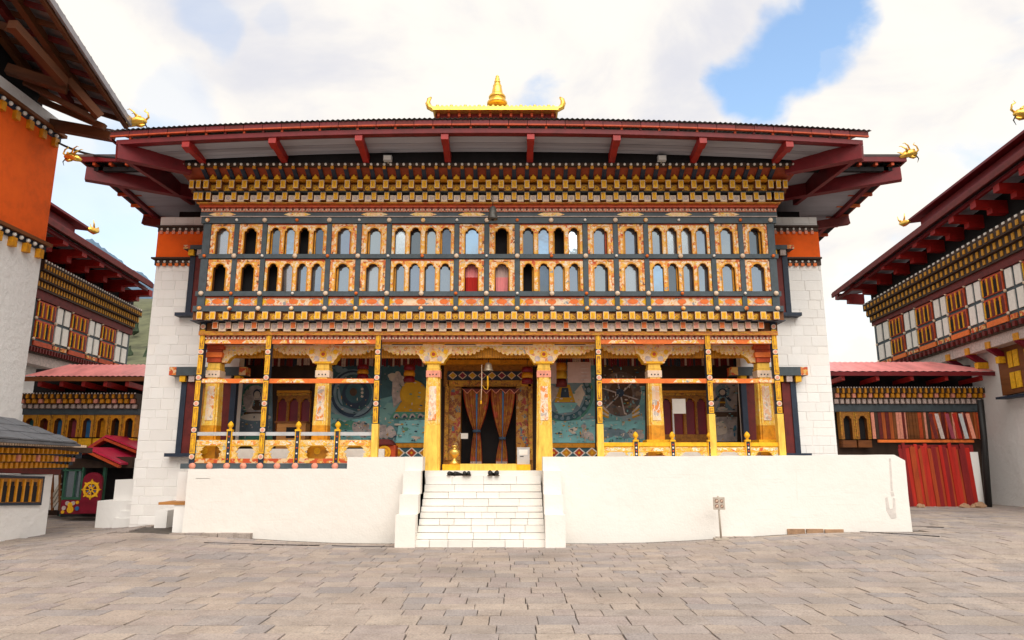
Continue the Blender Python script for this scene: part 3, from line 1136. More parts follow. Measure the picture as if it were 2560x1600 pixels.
for k in range(NB):
    x = XC + (k - (NB - 1) / 2) * PITCH
    link('beam_end', be_gold, (x, YBr + .06, (zB0 + zB1) / 2 + .01), CORNICE, None, (.118, .24, (zB1 - zB0) * .86))
    link('beam_end', be_gold, (x, YAr + .06, (zA0 + zA1) / 2 + .012), CORNICE, None, (.125, .24, (zA1 - zA0) * .86))
    link('bracket', br_mesh, (x, YAr - .02, zF0 + .01), CORNICE, None, (.10, 1, zD - zF0 - .10))
    if k < NB - 1:
        x += PITCH / 2
        link('infill_panel', in_white, (x, YBr + .07, zB0 + .085), CORNICE, None, (.16, .14, .165))
        link('infill_panel', in_gold, (x, YAr + .13, zA0 + .085), CORNICE, None, (.19, .10, .17))
        link('hourglass', hour, (x, YAr + .03, zF0 + .005), CORNICE, None, (.15, 1, .215))
for s in (-1, 1):                                  # corner blocks
    for (Y, z0, z1, dx) in ((YBr, zB0, zB1, .27), (YAr, zA0, zA1, .37)):
        for j in range(2):
            link('beam_end', be_gold, (XC + s * (HF - .02 + dx * .45 * j), Y + .06 + .0 * j, (z0 + z1) / 2 + .01), CORNICE, None, (.11, .24, (z1 - z0) * .86))
b = MB()
n_ = int((xr1 - xl1) / .158)
for i in range(n_ + 1):
    x = xl1 + .03 + i * (xr1 - xl1 - .06) / n_
    b.ball((x, YD - .005, zD - .02), .036, 0, 6, 4)
    if i % 2 == 0:
        b.box(x - .035, x + .035, YD - .02, YD + .03, zD - .13, zD - .062, 1)
b.build('bead_row', [WHITEP, GOLDDEEP], CORNICE, kind='stuff')


def saw(b, x0, x1, y, z0, z1):
    n_ = int((x1 - x0) / .157)
    w = (x1 - x0) / n_
    for i in range(n_):
        x = x0 + i * w
        b.prism([(x + w * .12, z0 + (z1 - z0) * .42), (x + w * .5, z1), (x + w * .88, z0 + (z1 - z0) * .42)], y - .03, y + .01, 0)
        b.ball((x + w * .25, y - .025, z0 + .025), .026, 1, 5, 3)
        b.ball((x + w * .75, y - .025, z0 + .025), .026, 1, 5, 3)
    return b


saw(MB(), FL - .02, FR + .02, YF - .085, zm0 + .005, zq - .004).build('tooth_moulding', [BROWNRED, CREAMP], CORNICE, kind='stuff')

# lower cornice carrying the timber front
YCr, YDr = 16.56, 16.76
zC0, zC1 = rowz(780, 799.5, YCr)
zE0, zE1 = rowz(805, 827, YDr)
LC = MB()
LC.box(FL - .05, FR + .05, YCr + .17, YC + .3, zC0, zb['b4b'] - .002, 0)
LC.box(FL - .04, FR + .04, YCr + .04, YC + .3, zE1, zC0, 1)
LC.box(FL + .06, FR - .06, YDr + .14, YC + .3, zE0, zE1, 0)
z3, z4 = zz(838, YDr + .05), zz(849, YDr + .1)
LC.box(FL + .10, FR - .10, YDr + .03, YC + .3, z3, zE0, 2)
LC.box(FL + .14, FR - .14, YDr + .12, YC + .3, z4, z3, 3)
LOWC = LC.build('lower_cornice', [BROWN, DARKBLUE, MOULD, PINKPAINT], TEMPLE)
for k in range(NB):
    x = XC + (k - (NB - 1) / 2) * PITCH
    link('beam_end', be_gold, (x, YCr + .06, (zC0 + zC1) / 2), LOWC, None, (.135, .24, (zC1 - zC0) * .97))
    if k < NB - 1:
        link('infill_panel', in_gold, (x + PITCH / 2, YCr + .15, (zC0 + zC1) / 2 - .01), LOWC, None, (.18, .10, .17))
    if 0 < k < NB - 1:
        link('beam_end', (be_pink, be_orange, be_pink)[(k * 7) % 3], (x, YDr + .05, (zE0 + zE1) / 2 + .02), LOWC, None, (.135, .22, (zE1 - zE0) * .78))
        if k < NB - 2:
            link('infill_panel', in_grey, (x + PITCH / 2, YDr + .06, (zE0 + zE1) / 2 - .02), LOWC, None, (.175, .14, (zE1 - zE0) * .92))
saw(MB(), FL + .15, FR - .15, YDr + .115, z4 + .003, z3 - .003).build('tooth_moulding', [BROWNRED, CREAMP], LOWC, kind='stuff')

# ------------------------------------------------------------------ temple roofs
def eave_top(x):
    u = (x - (-.53)) / 8.72
    zc, ze = zz(296.5, YE), zz(327, YE)
    return zc + (ze - zc) * u * u


def sheet(b, rows, amp, n, m=0, along=0):
    """Corrugated sheet: rows = [(x0, x1, fn z(x), y)]"""
    vs = []
    for (x0, x1, fz, y) in rows:
        for i in range(n + 1):
            x = x0 + (x1 - x0) * i / n
            vs.append((x, y, fz(x) + amp * (1 if i % 4 in (1,) else -1 if i % 4 == 3 else 0)))
    fs = []
    for j in range(len(rows) - 1):
        for i in range(n):
            fs.append((j * (n + 1) + i, j * (n + 1) + i + 1, (j + 1) * (n + 1) + i + 1, (j + 1) * (n + 1) + i))
    b.add(vs, fs, m, True)


EX0, EX1 = xx(276, 333, YE), xx(2171, 327, YE)
ROOF = MB()
sheet(ROOF, [(EX0 - .08, EX1 + .08, lambda x: eave_top(x) - .005, YE - .05), (EX0 - .08, EX1 + .08, lambda x: eave_top(x) + .32, YE + 1.2), (EX0 + .2, EX1 - .2, lambda x: 10.6, YE + 4), (EX0 + 1, EX1 - 1, lambda x: 11.5, 22), (EX0 + 1, EX1 - 1, lambda x: 9.6, 28)], .016, 600)
ROOF = ROOF.build('roof', CORR, TEMPLE)
# fascia boards and the joist ends under them
nb = 40
for i in range(nb):
    xa, xb = EX0 + (EX1 - EX0) * i / nb, EX0 + (EX1 - EX0) * (i + 1) / nb
    za, zb_ = eave_top(xa), eave_top(xb)
    b = MB()
    h = .15
    za, zb_ = za + .005, zb_ + .005
    b.hexa([(xa + .006, YE, za - h), (xb - .006, YE, zb_ - h), (xb - .006, YE + .05, zb_ - h), (xa + .006, YE + .05, za - h),
            (xa + .006, YE, za - .035), (xb - .006, YE, zb_ - .035), (xb - .006, YE + .05, zb_ - .035), (xa + .006, YE + .05, za - .035)], 0)
    b.hexa([(xa + .006, YE - .012, za - h - .012), (xb - .006, YE - .012, zb_ - h - .012), (xb - .006, YE + .05, zb_ - h - .012), (xa + .006, YE + .05, za - h - .012),
            (xa + .006, YE - .012, za - h + .018), (xb - .006, YE - .012, zb_ - h + .018), (xb - .006, YE + .05, zb_ - h + .018), (xa + .006, YE + .05, za - h + .018)], 1)
    b.build('fascia_board', [MAROON if i % 3 else BROWNRED, REDORANGE], ROOF)  # lower lip painted red-orange to show the lit edge
    b = MB()
    b.box(xa - .025, xa + .025, YE + .05, YE + .9, za - .22, za - h - .014)
    b.build('joist', REDORANGE if i % 2 else BROWNRED, ROOF)
b = MB()
n_ = 24
for i in range(n_):
    xa, xb = EX0 + .12 + (EX1 - EX0 - .24) * i / n_, EX0 + .12 + (EX1 - EX0 - .24) * (i + 1) / n_
    za, zb_ = eave_top(xa) - .32, eave_top(xb) - .32
    b.hexa([(xa, YE + .06, za), (xb, YE + .06, zb_), (xb, YE + .24, zb_), (xa, YE + .24, za), (xa, YE + .06, za + .11), (xb, YE + .06, zb_ + .11), (xb, YE + .24, zb_ + .11), (xa, YE + .24, za + .11)])
b.build('eave_purlin', MAROON, ROOF)
for k in range(6):
    b = MB()
    f0, f1 = k / 6 + .004, (k + 1) / 6 - .004
    for i in range(n_):
        xa, xb = EX0 + .1 + (EX1 - EX0 - .2) * i / n_, EX0 + .1 + (EX1 - EX0 - .2) * (i + 1) / n_
        za, zb_ = eave_top(xa) - .26, eave_top(xb) - .26
        ya, yb_ = YE + .2 + .78 * f0, YE + .2 + .78 * f1
        da, db_ = -.10 * f0 - .006 * (k % 2), -.10 * f1 - .006 * (k % 2)
        b.hexa([(xa, ya, za + da), (xb, ya, zb_ + da), (xb, yb_, zb_ + db_), (xa, yb_, za + db_), (xa, ya, za + da + .03), (xb, ya, zb_ + da + .03), (xb, yb_, zb_ + db_ + .03), (xa, yb_, za + db_ + .03)])
    b.build('soffit_board', GREYBOARD if k % 3 else GREYBOARD2, ROOF)
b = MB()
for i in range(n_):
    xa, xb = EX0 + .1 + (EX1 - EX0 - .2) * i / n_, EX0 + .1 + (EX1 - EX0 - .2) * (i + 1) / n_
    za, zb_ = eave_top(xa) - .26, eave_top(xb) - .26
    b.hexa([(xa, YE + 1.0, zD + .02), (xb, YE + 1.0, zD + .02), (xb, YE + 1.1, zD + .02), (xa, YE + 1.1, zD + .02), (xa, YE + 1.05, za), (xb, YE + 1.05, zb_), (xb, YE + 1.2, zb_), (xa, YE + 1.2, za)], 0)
b.build('attic_dark', BLACK, ROOF)  # black backing paints the shade above the cornice
for k in range(8):
    x = XC + .02 + (k - 3.5) * 1.985
    z = eave_top(x) - .27
    b = MB()
    b.bar((x, YE + .16, z - .09), (x, YE + 1.1, zD + .10), .15, .19, 0)
    b.bar((x, YE + .08, z - .09), (x, YE + .34, z - .12), .17, .22, 1)
    b.build('rafter', [REDPAINT, REDPAINT], ROOF)
for s in (-1, 1):
    x0 = EX0 + .12 if s < 0 else EX1 - .12
    x1 = FL - .15 if s < 0 else FR + .15
    z = eave_top(x0) - .42
    b = MB()
    b.bar((x0, YE + .12, z - .05), (x1, YE + 1.2, zD - .02), .2, .36, 0)
    b.bar((x0, YE + .3, z + .1), (x0, YE + 4, z + .35), .12, .45, 0)
    b.build('hip_rafter', MAROON, ROOF)

# lower hipped roof over the masonry
YL = 17.0
LX0, LX1 = at(203, 402, YL).x, at(2262, 387, YL).x
LZ = (zz(400, YL) + zz(388, YL)) / 2


def lz(y):
    return LZ - .085 * (y - YL)


LRS = []
for s, xe, xi in ((-1, LX0, FL + .2), (1, LX1, FR - .2)):
    LR = MB()
    LR.hexa([(xe - s * -.0, YL - .05, LZ + .0), (xi, YL - .05, LZ), (xi, 28, lz(28)), (xe, 28, lz(28)), (xe + s * .08, YL - .1, LZ + .05), (xi, YL - .1, LZ + .05), (xi, 28, lz(28) + .9), (xe + s * .08, 28, lz(28) + .05)], 0)
    LRS.append(LR.build('lower_roof', CORR, TEMPLE))
for s, xe, xi in ((-1, LX0, FL + .2), (1, LX1, FR - .2)):
    LOWROOF = LRS[0 if s < 0 else 1]
    b = MB()
    b.box(min(xe, xi), max(xe, xi), YL - .06, YL, LZ - .13, LZ - .002)
    b.build('fascia_board', MAROON, LOWROOF)
    b = MB()
    b.hexa([(xe, YL, LZ - .13), (xe - s * .06, YL, LZ - .13), (xe - s * .06, 27.5, lz(27.5) - .13), (xe, 27.5, lz(27.5) - .13), (xe, YL, LZ - .002), (xe - s * .06, YL, LZ - .002), (xe - s * .06, 27.5, lz(27.5) - .002), (xe, 27.5, lz(27.5) - .002)])
    b.build('fascia_board', BROWNRED, LOWROOF)
    b = MB()
    b.box(min(xe - s * .12, xi), max(xe - s * .12, xi), YL + .08, YL + .2, LZ - .33, LZ - .22)
    b.hexa([(xe - s * .0, YL + .1, LZ - .135), (xe - s * .5, YL + .1, LZ - .135), (xe - s * .5, 27, lz(27) - .135), (xe, 27, lz(27) - .135), (xe, YL + .1, LZ - .12), (xe - s * .5, YL + .1, LZ - .12), (xe - s * .5, 27, lz(27) - .12), (xe, 27, lz(27) - .12)])
    b.build('eave_gap_dark', BLACK, LOWROOF)  # black strip painting the dark gaps between the joists
    b = MB()
    b.hexa([(xe - s * .42, YL + .08, LZ - .33), (xe - s * .54, YL + .08, LZ - .33), (xe - s * .54, 27, lz(27) - .33), (xe - s * .42, 27, lz(27) - .33), (xe - s * .42, YL + .08, LZ - .22), (xe - s * .54, YL + .08, LZ - .22), (xe - s * .54, 27, lz(27) - .22), (xe - s * .42, 27, lz(27) - .22)])
    b.build('eave_purlin', MAROON, LOWROOF)
    for i in range(14):
        y = YL + .3 + i * .72
        b = MB()
        b.bar((xe - s * .02, y, lz(y) - .18), (xe - s * .7, y, lz(y) - .18), .07, .085)
        b.build('joist', ORANGERAIL if i % 2 else REDORANGE, LOWROOF)
    for i in range(5):
        x = xe - s * (.35 + i * .42)
        b = MB()
        b.box(x - .035, x + .035, YL - .02, YL + .6, LZ - .215, LZ - .14)
        b.build('joist', REDORANGE, LOWROOF)
    b = MB()
    b.hexa([(xe - s * .45, YL + .15, LZ - .22), (xi, YL + .15, LZ - .22), (xi, 27, lz(27) - .22), (xe - s * .45, 27, lz(27) - .22), (xe - s * .45, YL + .15, LZ - .19), (xi, YL + .15, LZ - .19), (xi, 27, lz(27) - .19), (xe - s * .45, 27, lz(27) - .19)])
    b.build('soffit', GREYBOARD, LOWROOF)
    xw = XL if s < 0 else XR
    b = MB()
    b.bar((xe - s * .1, YL + .1, LZ - .42), (FL - .1 if s < 0 else FR + .1, YW + .1, ZTOP + .55), .22, .34)
    b.build('hip_rafter', MAROON, LOWROOF)
    for y in (20.1, 22.4, 24.6):
        b = MB()
        b.bar((xe - s * .08, y, lz(y) - .36), (xw - s * .8, y, ZTOP + .05), .18, .24)
        b.build('rafter', BROWNRED, LOWROOF)
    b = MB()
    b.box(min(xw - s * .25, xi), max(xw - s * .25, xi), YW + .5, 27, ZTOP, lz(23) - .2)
    b.build('attic_dark', BLACK, LOWROOF)  # roof space filled with black to stand for its shade


def dragon_finial(p, s, parent, size=1., ydir=0.):
    """Gilded beast head at a roof corner: snout, mane, curled horns and tongue."""
    p = Vector(p)
    k = size
    b = MB()
    q = lambda x, y, z: p + Vector((s * x * k, (y + ydir * x) * k, z * k))
    b.tube([q(-.25, 0, -.10), q(-.05, 0, .0), q(.12, 0, .06), q(.26, 0, .05), q(.34, 0, .02)], [.05 * k, .12 * k, .14 * k, .10 * k, .05 * k], 8)
    b.tube([q(.10, 0, -.06), q(.22, 0, -.10), q(.32, 0, -.06)], [.06 * k, .05 * k, .03 * k], 6)
    for yy in (-.06, .06):
        b.tube([q(.08, yy, .16), q(.02, yy * 1.6, .28), q(-.10, yy * 2, .36), q(-.16, yy * 2, .34)], [.03 * k, .025 * k, .016 * k, .008 * k], 5)
        b.ball(q(.2, yy * 1.4, .14), .04 * k, 0, 6, 4)
        b.tube([q(-.04, yy * 2, .06), q(-.10, yy * 3, .14), q(-.2, yy * 3, .16)], [.05 * k, .03 * k, .01 * k], 5)
    b.tube([q(.30, 0, .06), q(.40, 0, .16), q(.36, 0, .30), q(.26, 0, .36), q(.30, 0, .43)], [.035 * k, .03 * k, .024 * k, .02 * k, .008 * k], 6)
    b.tube([q(.30, 0, -.02), q(.38, 0, -.14), q(.33, 0, -.28)], [.028 * k, .018 * k, .006 * k], 5, 1)
    return b.build('dragon_finial', [GOLDMETAL, RUBBER], parent)


dragon_finial((LX0 - .14, YL - .05, LZ - .03), -1, LRS[0], .78)
dragon_finial((LX1 + .02, YL - .05, LZ + .06), 1, LOWROOF, .78)

# gilded ridge lantern and pinnacle
YR = 21.6
lx0, lx1 = xx(1088, 290, YR), xx(1390, 290, YR)
zl0, zl1, zl2 = zz(302, YR), zz(285, YR), zz(263, YR)
LANT = MB()
LANT.box(lx0, lx1, YR, YR + 1.8, 10.8, zl1, 0)
for i in range(12):
    x = lx0 + .12 + i * (lx1 - lx0 - .24) / 11
    LANT.box(x - .04, x + .04, YR - .12, YR, zl1 - .14, zl1 - .02, 1)
LANT = LANT.build('ridge_lantern', [MAROON, REDORANGE], TEMPLE)
b = MB()
ov = .06
zlt = zl2 + .02
b.hexa([(lx0 - ov, YR - .3, zl1), (lx1 + ov, YR - .3, zl1), (lx1 + ov, YR + 2.1, zl1), (lx0 - ov, YR + 2.1, zl1), (lx0 - ov + .02, YR - .3, zl1 + .12), (lx1 + ov - .02, YR - .3, zl1 + .12), (lx1 + ov - .02, YR + 2.1, zl1 + .12), (lx0 - ov + .02, YR + 2.1, zl1 + .12)])
b.hexa([(lx0 + .02, YR - .22, zl1 + .12), (lx1 - .02, YR - .22, zl1 + .12), (lx1 - .02, YR + 2, zl1 + .12), (lx0 + .02, YR + 2, zl1 + .12), (lx0 + .18, YR + .7, zlt + .1), (lx1 - .18, YR + .7, zlt + .1), (lx1 - .18, YR + 1.1, zlt + .1), (lx0 + .18, YR + 1.1, zlt + .1)])
for i in range(26):
    x = lx0 + .1 + i * (lx1 - lx0 - .2) / 25
    b.ball((x, YR - .24, zl1 + .14), .05 + .02 * (i % 3 == 0), 0, 6, 4)
b.build('gilded_roof', GOLDMETAL, LANT)
for s, xe in ((-1, lx0), (1, lx1)):
    b = MB()
    q = lambda x, z: (xe + s * x, YR - .2, zl1 + z)
    b.tube([q(-.15, .10), q(.06, .06), q(.18, .14), q(.23, .28), (xe + s * .20, YR - .2, zl1 + .42), q(.12, .50)], [.07, .09, .10, .09, .07, .03], 8)
    b.build('upturned_horn', GOLDMETAL, LANT)
pk = at(1243, 264, YR + .9)
sc_ = (zz(187, YR + .9) - pk.z) / 362.
prof = [(490, 100), (478, 110), (460, 110), (440, 95), (425, 82), (415, 80), (408, 90), (395, 93), (378, 84), (365, 68), (355, 60), (345, 60), (280, 48), (272, 44), (266, 48), (258, 46), (248, 38), (240, 38), (232, 24), (222, 32), (208, 34), (198, 26), (190, 22), (180, 27), (170, 22), (162, 13), (154, 20), (146, 17), (138, 9), (128, 1)]
b = MB()
b.lathe(pk, [(r_ * sc_, (490 - y_) * sc_) for y_, r_ in prof], 20)
b.build('pinnacle', GOLDMETAL, TEMPLE)

# ------------------------------------------------------------------ porch
FLOORZ = 1.56
PX = [6.98, 5.35, 2.68]
post_x = [XC - 6.98, XC - 5.35, XC - 2.68, XC + 2.68, XC + 5.35, XC + 6.98]
pz1 = zz(803, YP)
PORCH = MB()
PORCH.box(-7.6, 6.45, YC - .1, YB, 1.0, FLOORZ, 0)
PORCH.box(FL + .1, FR - .1, YC - .2, YB + .3, 4.66, 4.72, 1)
PORCH = PORCH.build('porch', [PORCHFLOOR, GOLDDEEP], TEMPLE)  # ceiling turned gold and floor pale for more bounced light inside
for i, x in enumerate(post_x):
    z0 = zz(1160, YP) if i < 2 else zz(1172, YP)
    b = MB()
    b.box(x - .062, x + .062, YP - .06, YP + .09, z0, pz1, 0)
    plain = zz(1060, YP) if i in (2, 3) else (zz(1035, YP) if i in (4, 5) else z0)
    if plain > z0 + .05:
        b.box(x - .075, x + .075, YP - .085, YP + .095, z0, plain, 1)
    p = b.build('porch_post', [DARKBLUE, GOLDPALE], PORCH)
    zt = pz1 - .15
    while zt > plain + .1:
        b = MB()
        b.disc(x, zt, .062, YP - .085, YP - .055, 12, 0)
        b.disc(x, zt, .038, YP - .092, YP - .080, 10, 1)
        b.build('medallion', [CREAMP, PINKPAINT], p)
        za = max(zt - .55, plain + .02)
        if zt - .07 - za > .15:
            b = MB()
            b.box(x - .058, x + .058, YP - .075, YP - .058, za, zt - .075, 0)
            b.box(x - .040, x + .040, YP - .080, YP - .070, za + .03, zt - .105, 1)
            zm = (za + zt - .075) / 2
            hh = (zt - .075 - za) / 2 - .05
            b.prism([(x, zm - hh), (x + .03, zm), (x, zm + hh), (x - .03, zm)], YP - .088, YP - .078, 0)
            b.build('post_panel', [GOLDPAINT, BLUEGOLD], p)
        zt -= .625
for (xa, xb) in ((post_x[0], post_x[1]), (post_x[1], post_x[2]), (post_x[3], post_x[4]), (post_x[4], post_x[5])):
    for (y0, y1) in ((849, 860), (947, 958)):
        z1, z0 = zz(y0, YP), zz(y1, YP)
        b = MB()
        b.box(xa + .064, xb - .064, YP - .03, YP + .04, z0, z1, 0)
        L_ = xb - xa
        for f in (.22, .80):
            c = xa + L_ * f
            b.prism([(c - .34, z0 + .012), (c - .26, z1 - .012), (c + .26, z1 - .012), (c + .34, z0 + .012)], YP - .038, YP - .029, 1)
        b.build('rail', [ORANGERAIL, FLORAL], PORCH)

# blue beam above the capitals
zb1, zb0 = zz(850.5, YC - .2), zz(863.5, YC - .2)
b = MB()
b.box(FL + .2, FR - .2, YC - .16, YC + .2, zb0, zb1, 0)
b.box(FL + .2, FR - .2, YC - .175, YC - .155, zb0 - .012, zb0 + .012, 1)
b.box(FL + .2, FR - .2, YC - .175, YC - .155, zb1 - .016, zb1, 1)
col_x = [XC - 6.82, XC - 4.11, XC - 1.37, XC + 1.37, XC + 4.11, XC + 6.82]
for x in col_x[1:5]:
    b.box(x - .27, x + .27, YC - .18, YC - .15, zb0, zb1, 2)
for i in range(5):
    c = (col_x[i] + col_x[i + 1]) / 2
    b.prism([(c - .40, (zb0 + zb1) / 2), (c - .3, zb1 - .02), (c + .3, zb1 - .02), (c + .40, (zb0 + zb1) / 2), (c + .3, zb0 + .014), (c - .3, zb0 + .014)], YC - .182, YC - .15, 2)
b.build('beam', [BLUEGREY, CREAMP, CAPITAL], PORCH)

zt_ = zb0 - .002
zk = {k: zz(k, YC - .12) for k in (866, 872, 880, 886, 889, 896, 906, 908)}


def column(i, x):
    c = MB()
    b0, t0 = .205, .165
    zt, zb_ = zz(945, YC), 1.50
    full = i in (2, 3)

    def ringpts(h, z, n=.045):
        o = [(-h, -h + n), (-h + n, -h + n), (-h + n, -h), (h - n, -h), (h - n, -h + n), (h, -h + n), (h, h - n), (h - n, h - n), (h - n, h), (-h + n, h), (-h + n, h - n), (-h, h - n)]
        return [(x + a, YC + d, z) for a, d in o]
    zm = zz(1064, YC)
    hm = t0 + (b0 - t0) * (zt - zm) / (zt - zb_)
    secs = [(zt, t0, 0), (zm, hm, 0), (zb_, b0, 1)]
    for (za, ha, m), (z2, h2, m2) in zip(secs, secs[1:]):
        A, B_ = ringpts(ha, za), ringpts(h2, z2)
        n = 12
        c.add(A + B_, [(k, (k + 1) % n, n + (k + 1) % n, n + k) for k in range(n)], m2)
    col = c.build('column', [COLPAT, GOLDPALE if full else GOLDDEEP], PORCH)
    # central painted panel
    b = MB()
    f0, f1 = .52, .60
    b.add([(x - hm * f0, YC - hm - .012, zm + .12), (x + hm * f0, YC - hm - .012, zm + .12), (x + t0 * f0, YC - t0 - .012, zt - .22), (x - t0 * f0, YC - t0 - .012, zt - .22),
           (x - hm * f0, YC - hm + .03, zm + .12), (x + hm * f0, YC - hm + .03, zm + .12), (x + t0 * f0, YC - t0 + .03, zt - .22), (x - t0 * f0, YC - t0 + .03, zt - .22)],
          [(0, 1, 2, 3), (0, 4, 5, 1), (1, 5, 6, 2), (2, 6, 7, 3), (3, 7, 4, 0)], 0)
    b.build('painted_panel', COLPANEL, col)
    b = MB()
    b.box(x - .175, x + .175, YC - .175, YC + .175, zt, zt + .17, 0)
    b.box(x - .16, x + .16, YC - .16, YC + .16, zt + .17, zt + .20, 1)
    b.box(x - .15, x + .15, YC - .15, YC + .15, zt + .20, zz(909, YC), 1)
    b.box(x - .165, x + .165, YC - .165, YC + .165, zt + .21, zt + .235, 1)
    for k in range(3):
        b.ball((x - .08 + k * .08, YC - .18, zt + .07), .018, 2, 6, 4)
    b.build('neck', [PINKPAINT if i in (2, 3) else CREAMP, GOLDPALE, DARKBLUE], col)
    # bracket capital
    b = MB()
    if i in (0, 5):
        s = -1 if i == 0 else 1
        for j, (w, zA, zB, m) in enumerate(((.17, 908, 896, 0), (.21, 896, 884, 1), (.18, 884, 876, 0), (.24, 876, 866, 0))):
            b.box(x - w, x + w, YC - w - .02, YC + w, zz(zA, YC), zz(zB, YC), m)
        b.prism([(x - s * .16, zk[906]), (x - s * .30, zk[906]), (x - s * .36, zk[896]), (x - s * .46, zk[889]), (x - s * .50, zt_), (x - s * .16, zt_)], YC - .10, YC + .1, 2, 3)
        b.build('capital', [REDORANGE, ORANGERAIL, CAPITAL, GOLDPAINT], col)
    else:
        o = [(.25, 908), (.29, 900), (.33, 896), (.36, 889), (.44, 884), (.47, 872)]
        pts = [(x + a, zz(yq, YC - .14)) for a, yq in o] + [(x + .47, zt_), (x - .47, zt_)] + [(x - a, zz(yq, YC - .14)) for a, yq in reversed(o)]
        b.prism(pts, YC - .17, YC + .17, 0, 1)
        for s in (-1, 1):
            b.disc(x + s * .16, zz(897, YC - .15), .07, YC - .185, YC - .165, 10, 2)
            b.disc(x + s * .30, zz(880, YC - .15), .06, YC - .185, YC - .165, 10, 3)
        b.disc(x, zz(886, YC - .15), .085, YC - .19, YC - .165, 12, 3)
        b.disc(x, zz(886, YC - .15), .045, YC - .198, YC - .185, 10, 4)
        b.box(x - .20, x + .20, YC - .19, YC + .15, zz(911, YC), zz(906, YC), 1)
        b.build('capital', [CAPITAL, GOLDPAINT, PALEPANEL, GOLDPAINT, REDORANGE], col)
    if full:
        b = MB()
        b.box(x - .24, x + .24, YC - .26, YC + .24, 1.40, 1.535)
        b.build('base', WHITEP, col)
    else:
        b = MB()
        b.box(x - .25, x + .25, YC - .25, YC + .25, 1.55, zz(1108, YC), 0)
        b.box(x - .28, x + .28, YC - .28, YC + .28, zz(1108, YC), zz(1100, YC), 1)
        b.disc(x, zz(1128, YC), .08, YC - .262, YC - .245, 12, 1)
        b.build('base', [GOLDDEEP, GOLDPAINT], col)


for i, x in enumerate(col_x):
    column(i, x)
# scalloped valances between the columns, with gilded fluting behind
for i in range(5):
    xa, xb = col_x[i] + .44, col_x[i + 1] - .44
    c = (xa + xb) / 2
    low = []
    n_ = 9
    for j in range(n_ + 1):
        s = j / n_
        yb_ = 888 if s < .55 else 888 - (s - .55) / .45 * (18 if i != 2 else 20)
        low.append((xa + (c - xa) * s, yb_))
    pts = []
    for j in range(n_):
        (p, yp), (q, yq) = low[j], low[j + 1]
        pts.append((p, zz(yp - 5, YC - .1)))
        pts.append((p + (q - p) * .3, zz((yp + yq) / 2 + .0, YC - .1)))
        pts.append((p + (q - p) * .7, zz((yp + yq) / 2 + .0, YC - .1)))
    pts.append((c, zz(low[-1][1] - 3, YC - .1)))
    full = pts + [(2 * c - x, z) for x, z in reversed(pts[:-1])]
    poly = full + [(xb, zt_), (xa, zt_)]
    b = MB()
    b.prism(poly, YC - .12, YC - .05, 0, 1)
    for x, z in full[1::3]:
        b.disc(x, z + .07, .045, YC - .132, YC - .118, 8, 2)
    val = b.build('valance', [CAPITAL, GOLDPAINT, CAPITAL], PORCH)
    b = MB()
    x = xa - .1
    while x < xb + .05:
        b.box(x, x + .055, YC + .06 + .012 * (int(x * 40) % 2), YC + .2, zz(894, YC + .06), zt_)
        x += .062
    b.build('fluting', GOLDDEEP, val, kind='stuff')

# ------------------------------------------------------------------ porch back wall: murals, niches, door
def bx(b, p0, p1, y0, y1, Y, d, m=0):
    ym = (y0 + y1) / 2
    b.box(xx(p0, ym, Y), xx(p1, ym, Y), Y, Y + d, zz(y1, Y), zz(y0, Y), m)


BACK = MB()
bx(BACK, 540, 1900, 870, 1200, YB, .3, 0)
BACK = BACK.build('back_wall', DARKWOOD, TEMPLE)
b = MB()
b.box(RIN_L - .02, RIN_L + .05, YW + .25, YB, FLOORZ, 4.66, 0)
b.build('side_lining', DARKBLUE, BACK)
b = MB()
b.box(RIN_R - .05, RIN_R + .02, YW + .25, YB, FLOORZ, 4.66, 0)
b.build('side_lining', DARKBLUE, BACK)
b = MB()
rr = random.Random(8)
x = xx(585, 905, YB)
while x < xx(1872, 905, YB):
    w = .06
    y_ = YB - .32
    b.box(x, x + w * .85, y_ - rr.uniform(0, .02), y_ + .02, zz(914 + rr.uniform(-2, 3), y_), zz(893, y_), rr.choice((0, 0, 1, 2, 3)))
    x += w
b.box(xx(585, 890, YB), xx(1872, 890, YB), YB - .36, YB - .28, zz(893, YB - .36), zz(886, YB - .36), 4)
b.build('frill', [BROWNRED, BURGUNDY, DARKBLUE, PALEPANEL, GOLDDEEP], BACK, kind='stuff')

LTEAL = mat('mural_pale_teal', (.24, .56, .60), .8, .3, 2)
DTEAL = mat('mural_deep_teal', (.055, .14, .18), .8, .4, 2)
NAVY = mat('mural_navy', (.040, .070, .12), .8, .3, 3)
MGREEN = mat('mural_green', (.10, .32, .25), .8, .4, 4)
MGREY = mat('mural_rose_grey', (.52, .46, .45), .85, .4, 6)
MGOLD = mat('mural_gold', (.60, .33, .02), .7, .25, 3)
MCREAM = mat('mural_cream', (.68, .60, .52), .8, .2, 3)
MBROWN = mat('mural_brown', (.10, .06, .04), .8, .4, 5)
MBLUE = mat('mural_slate_blue', (.20, .30, .37), .8, .3, 3)


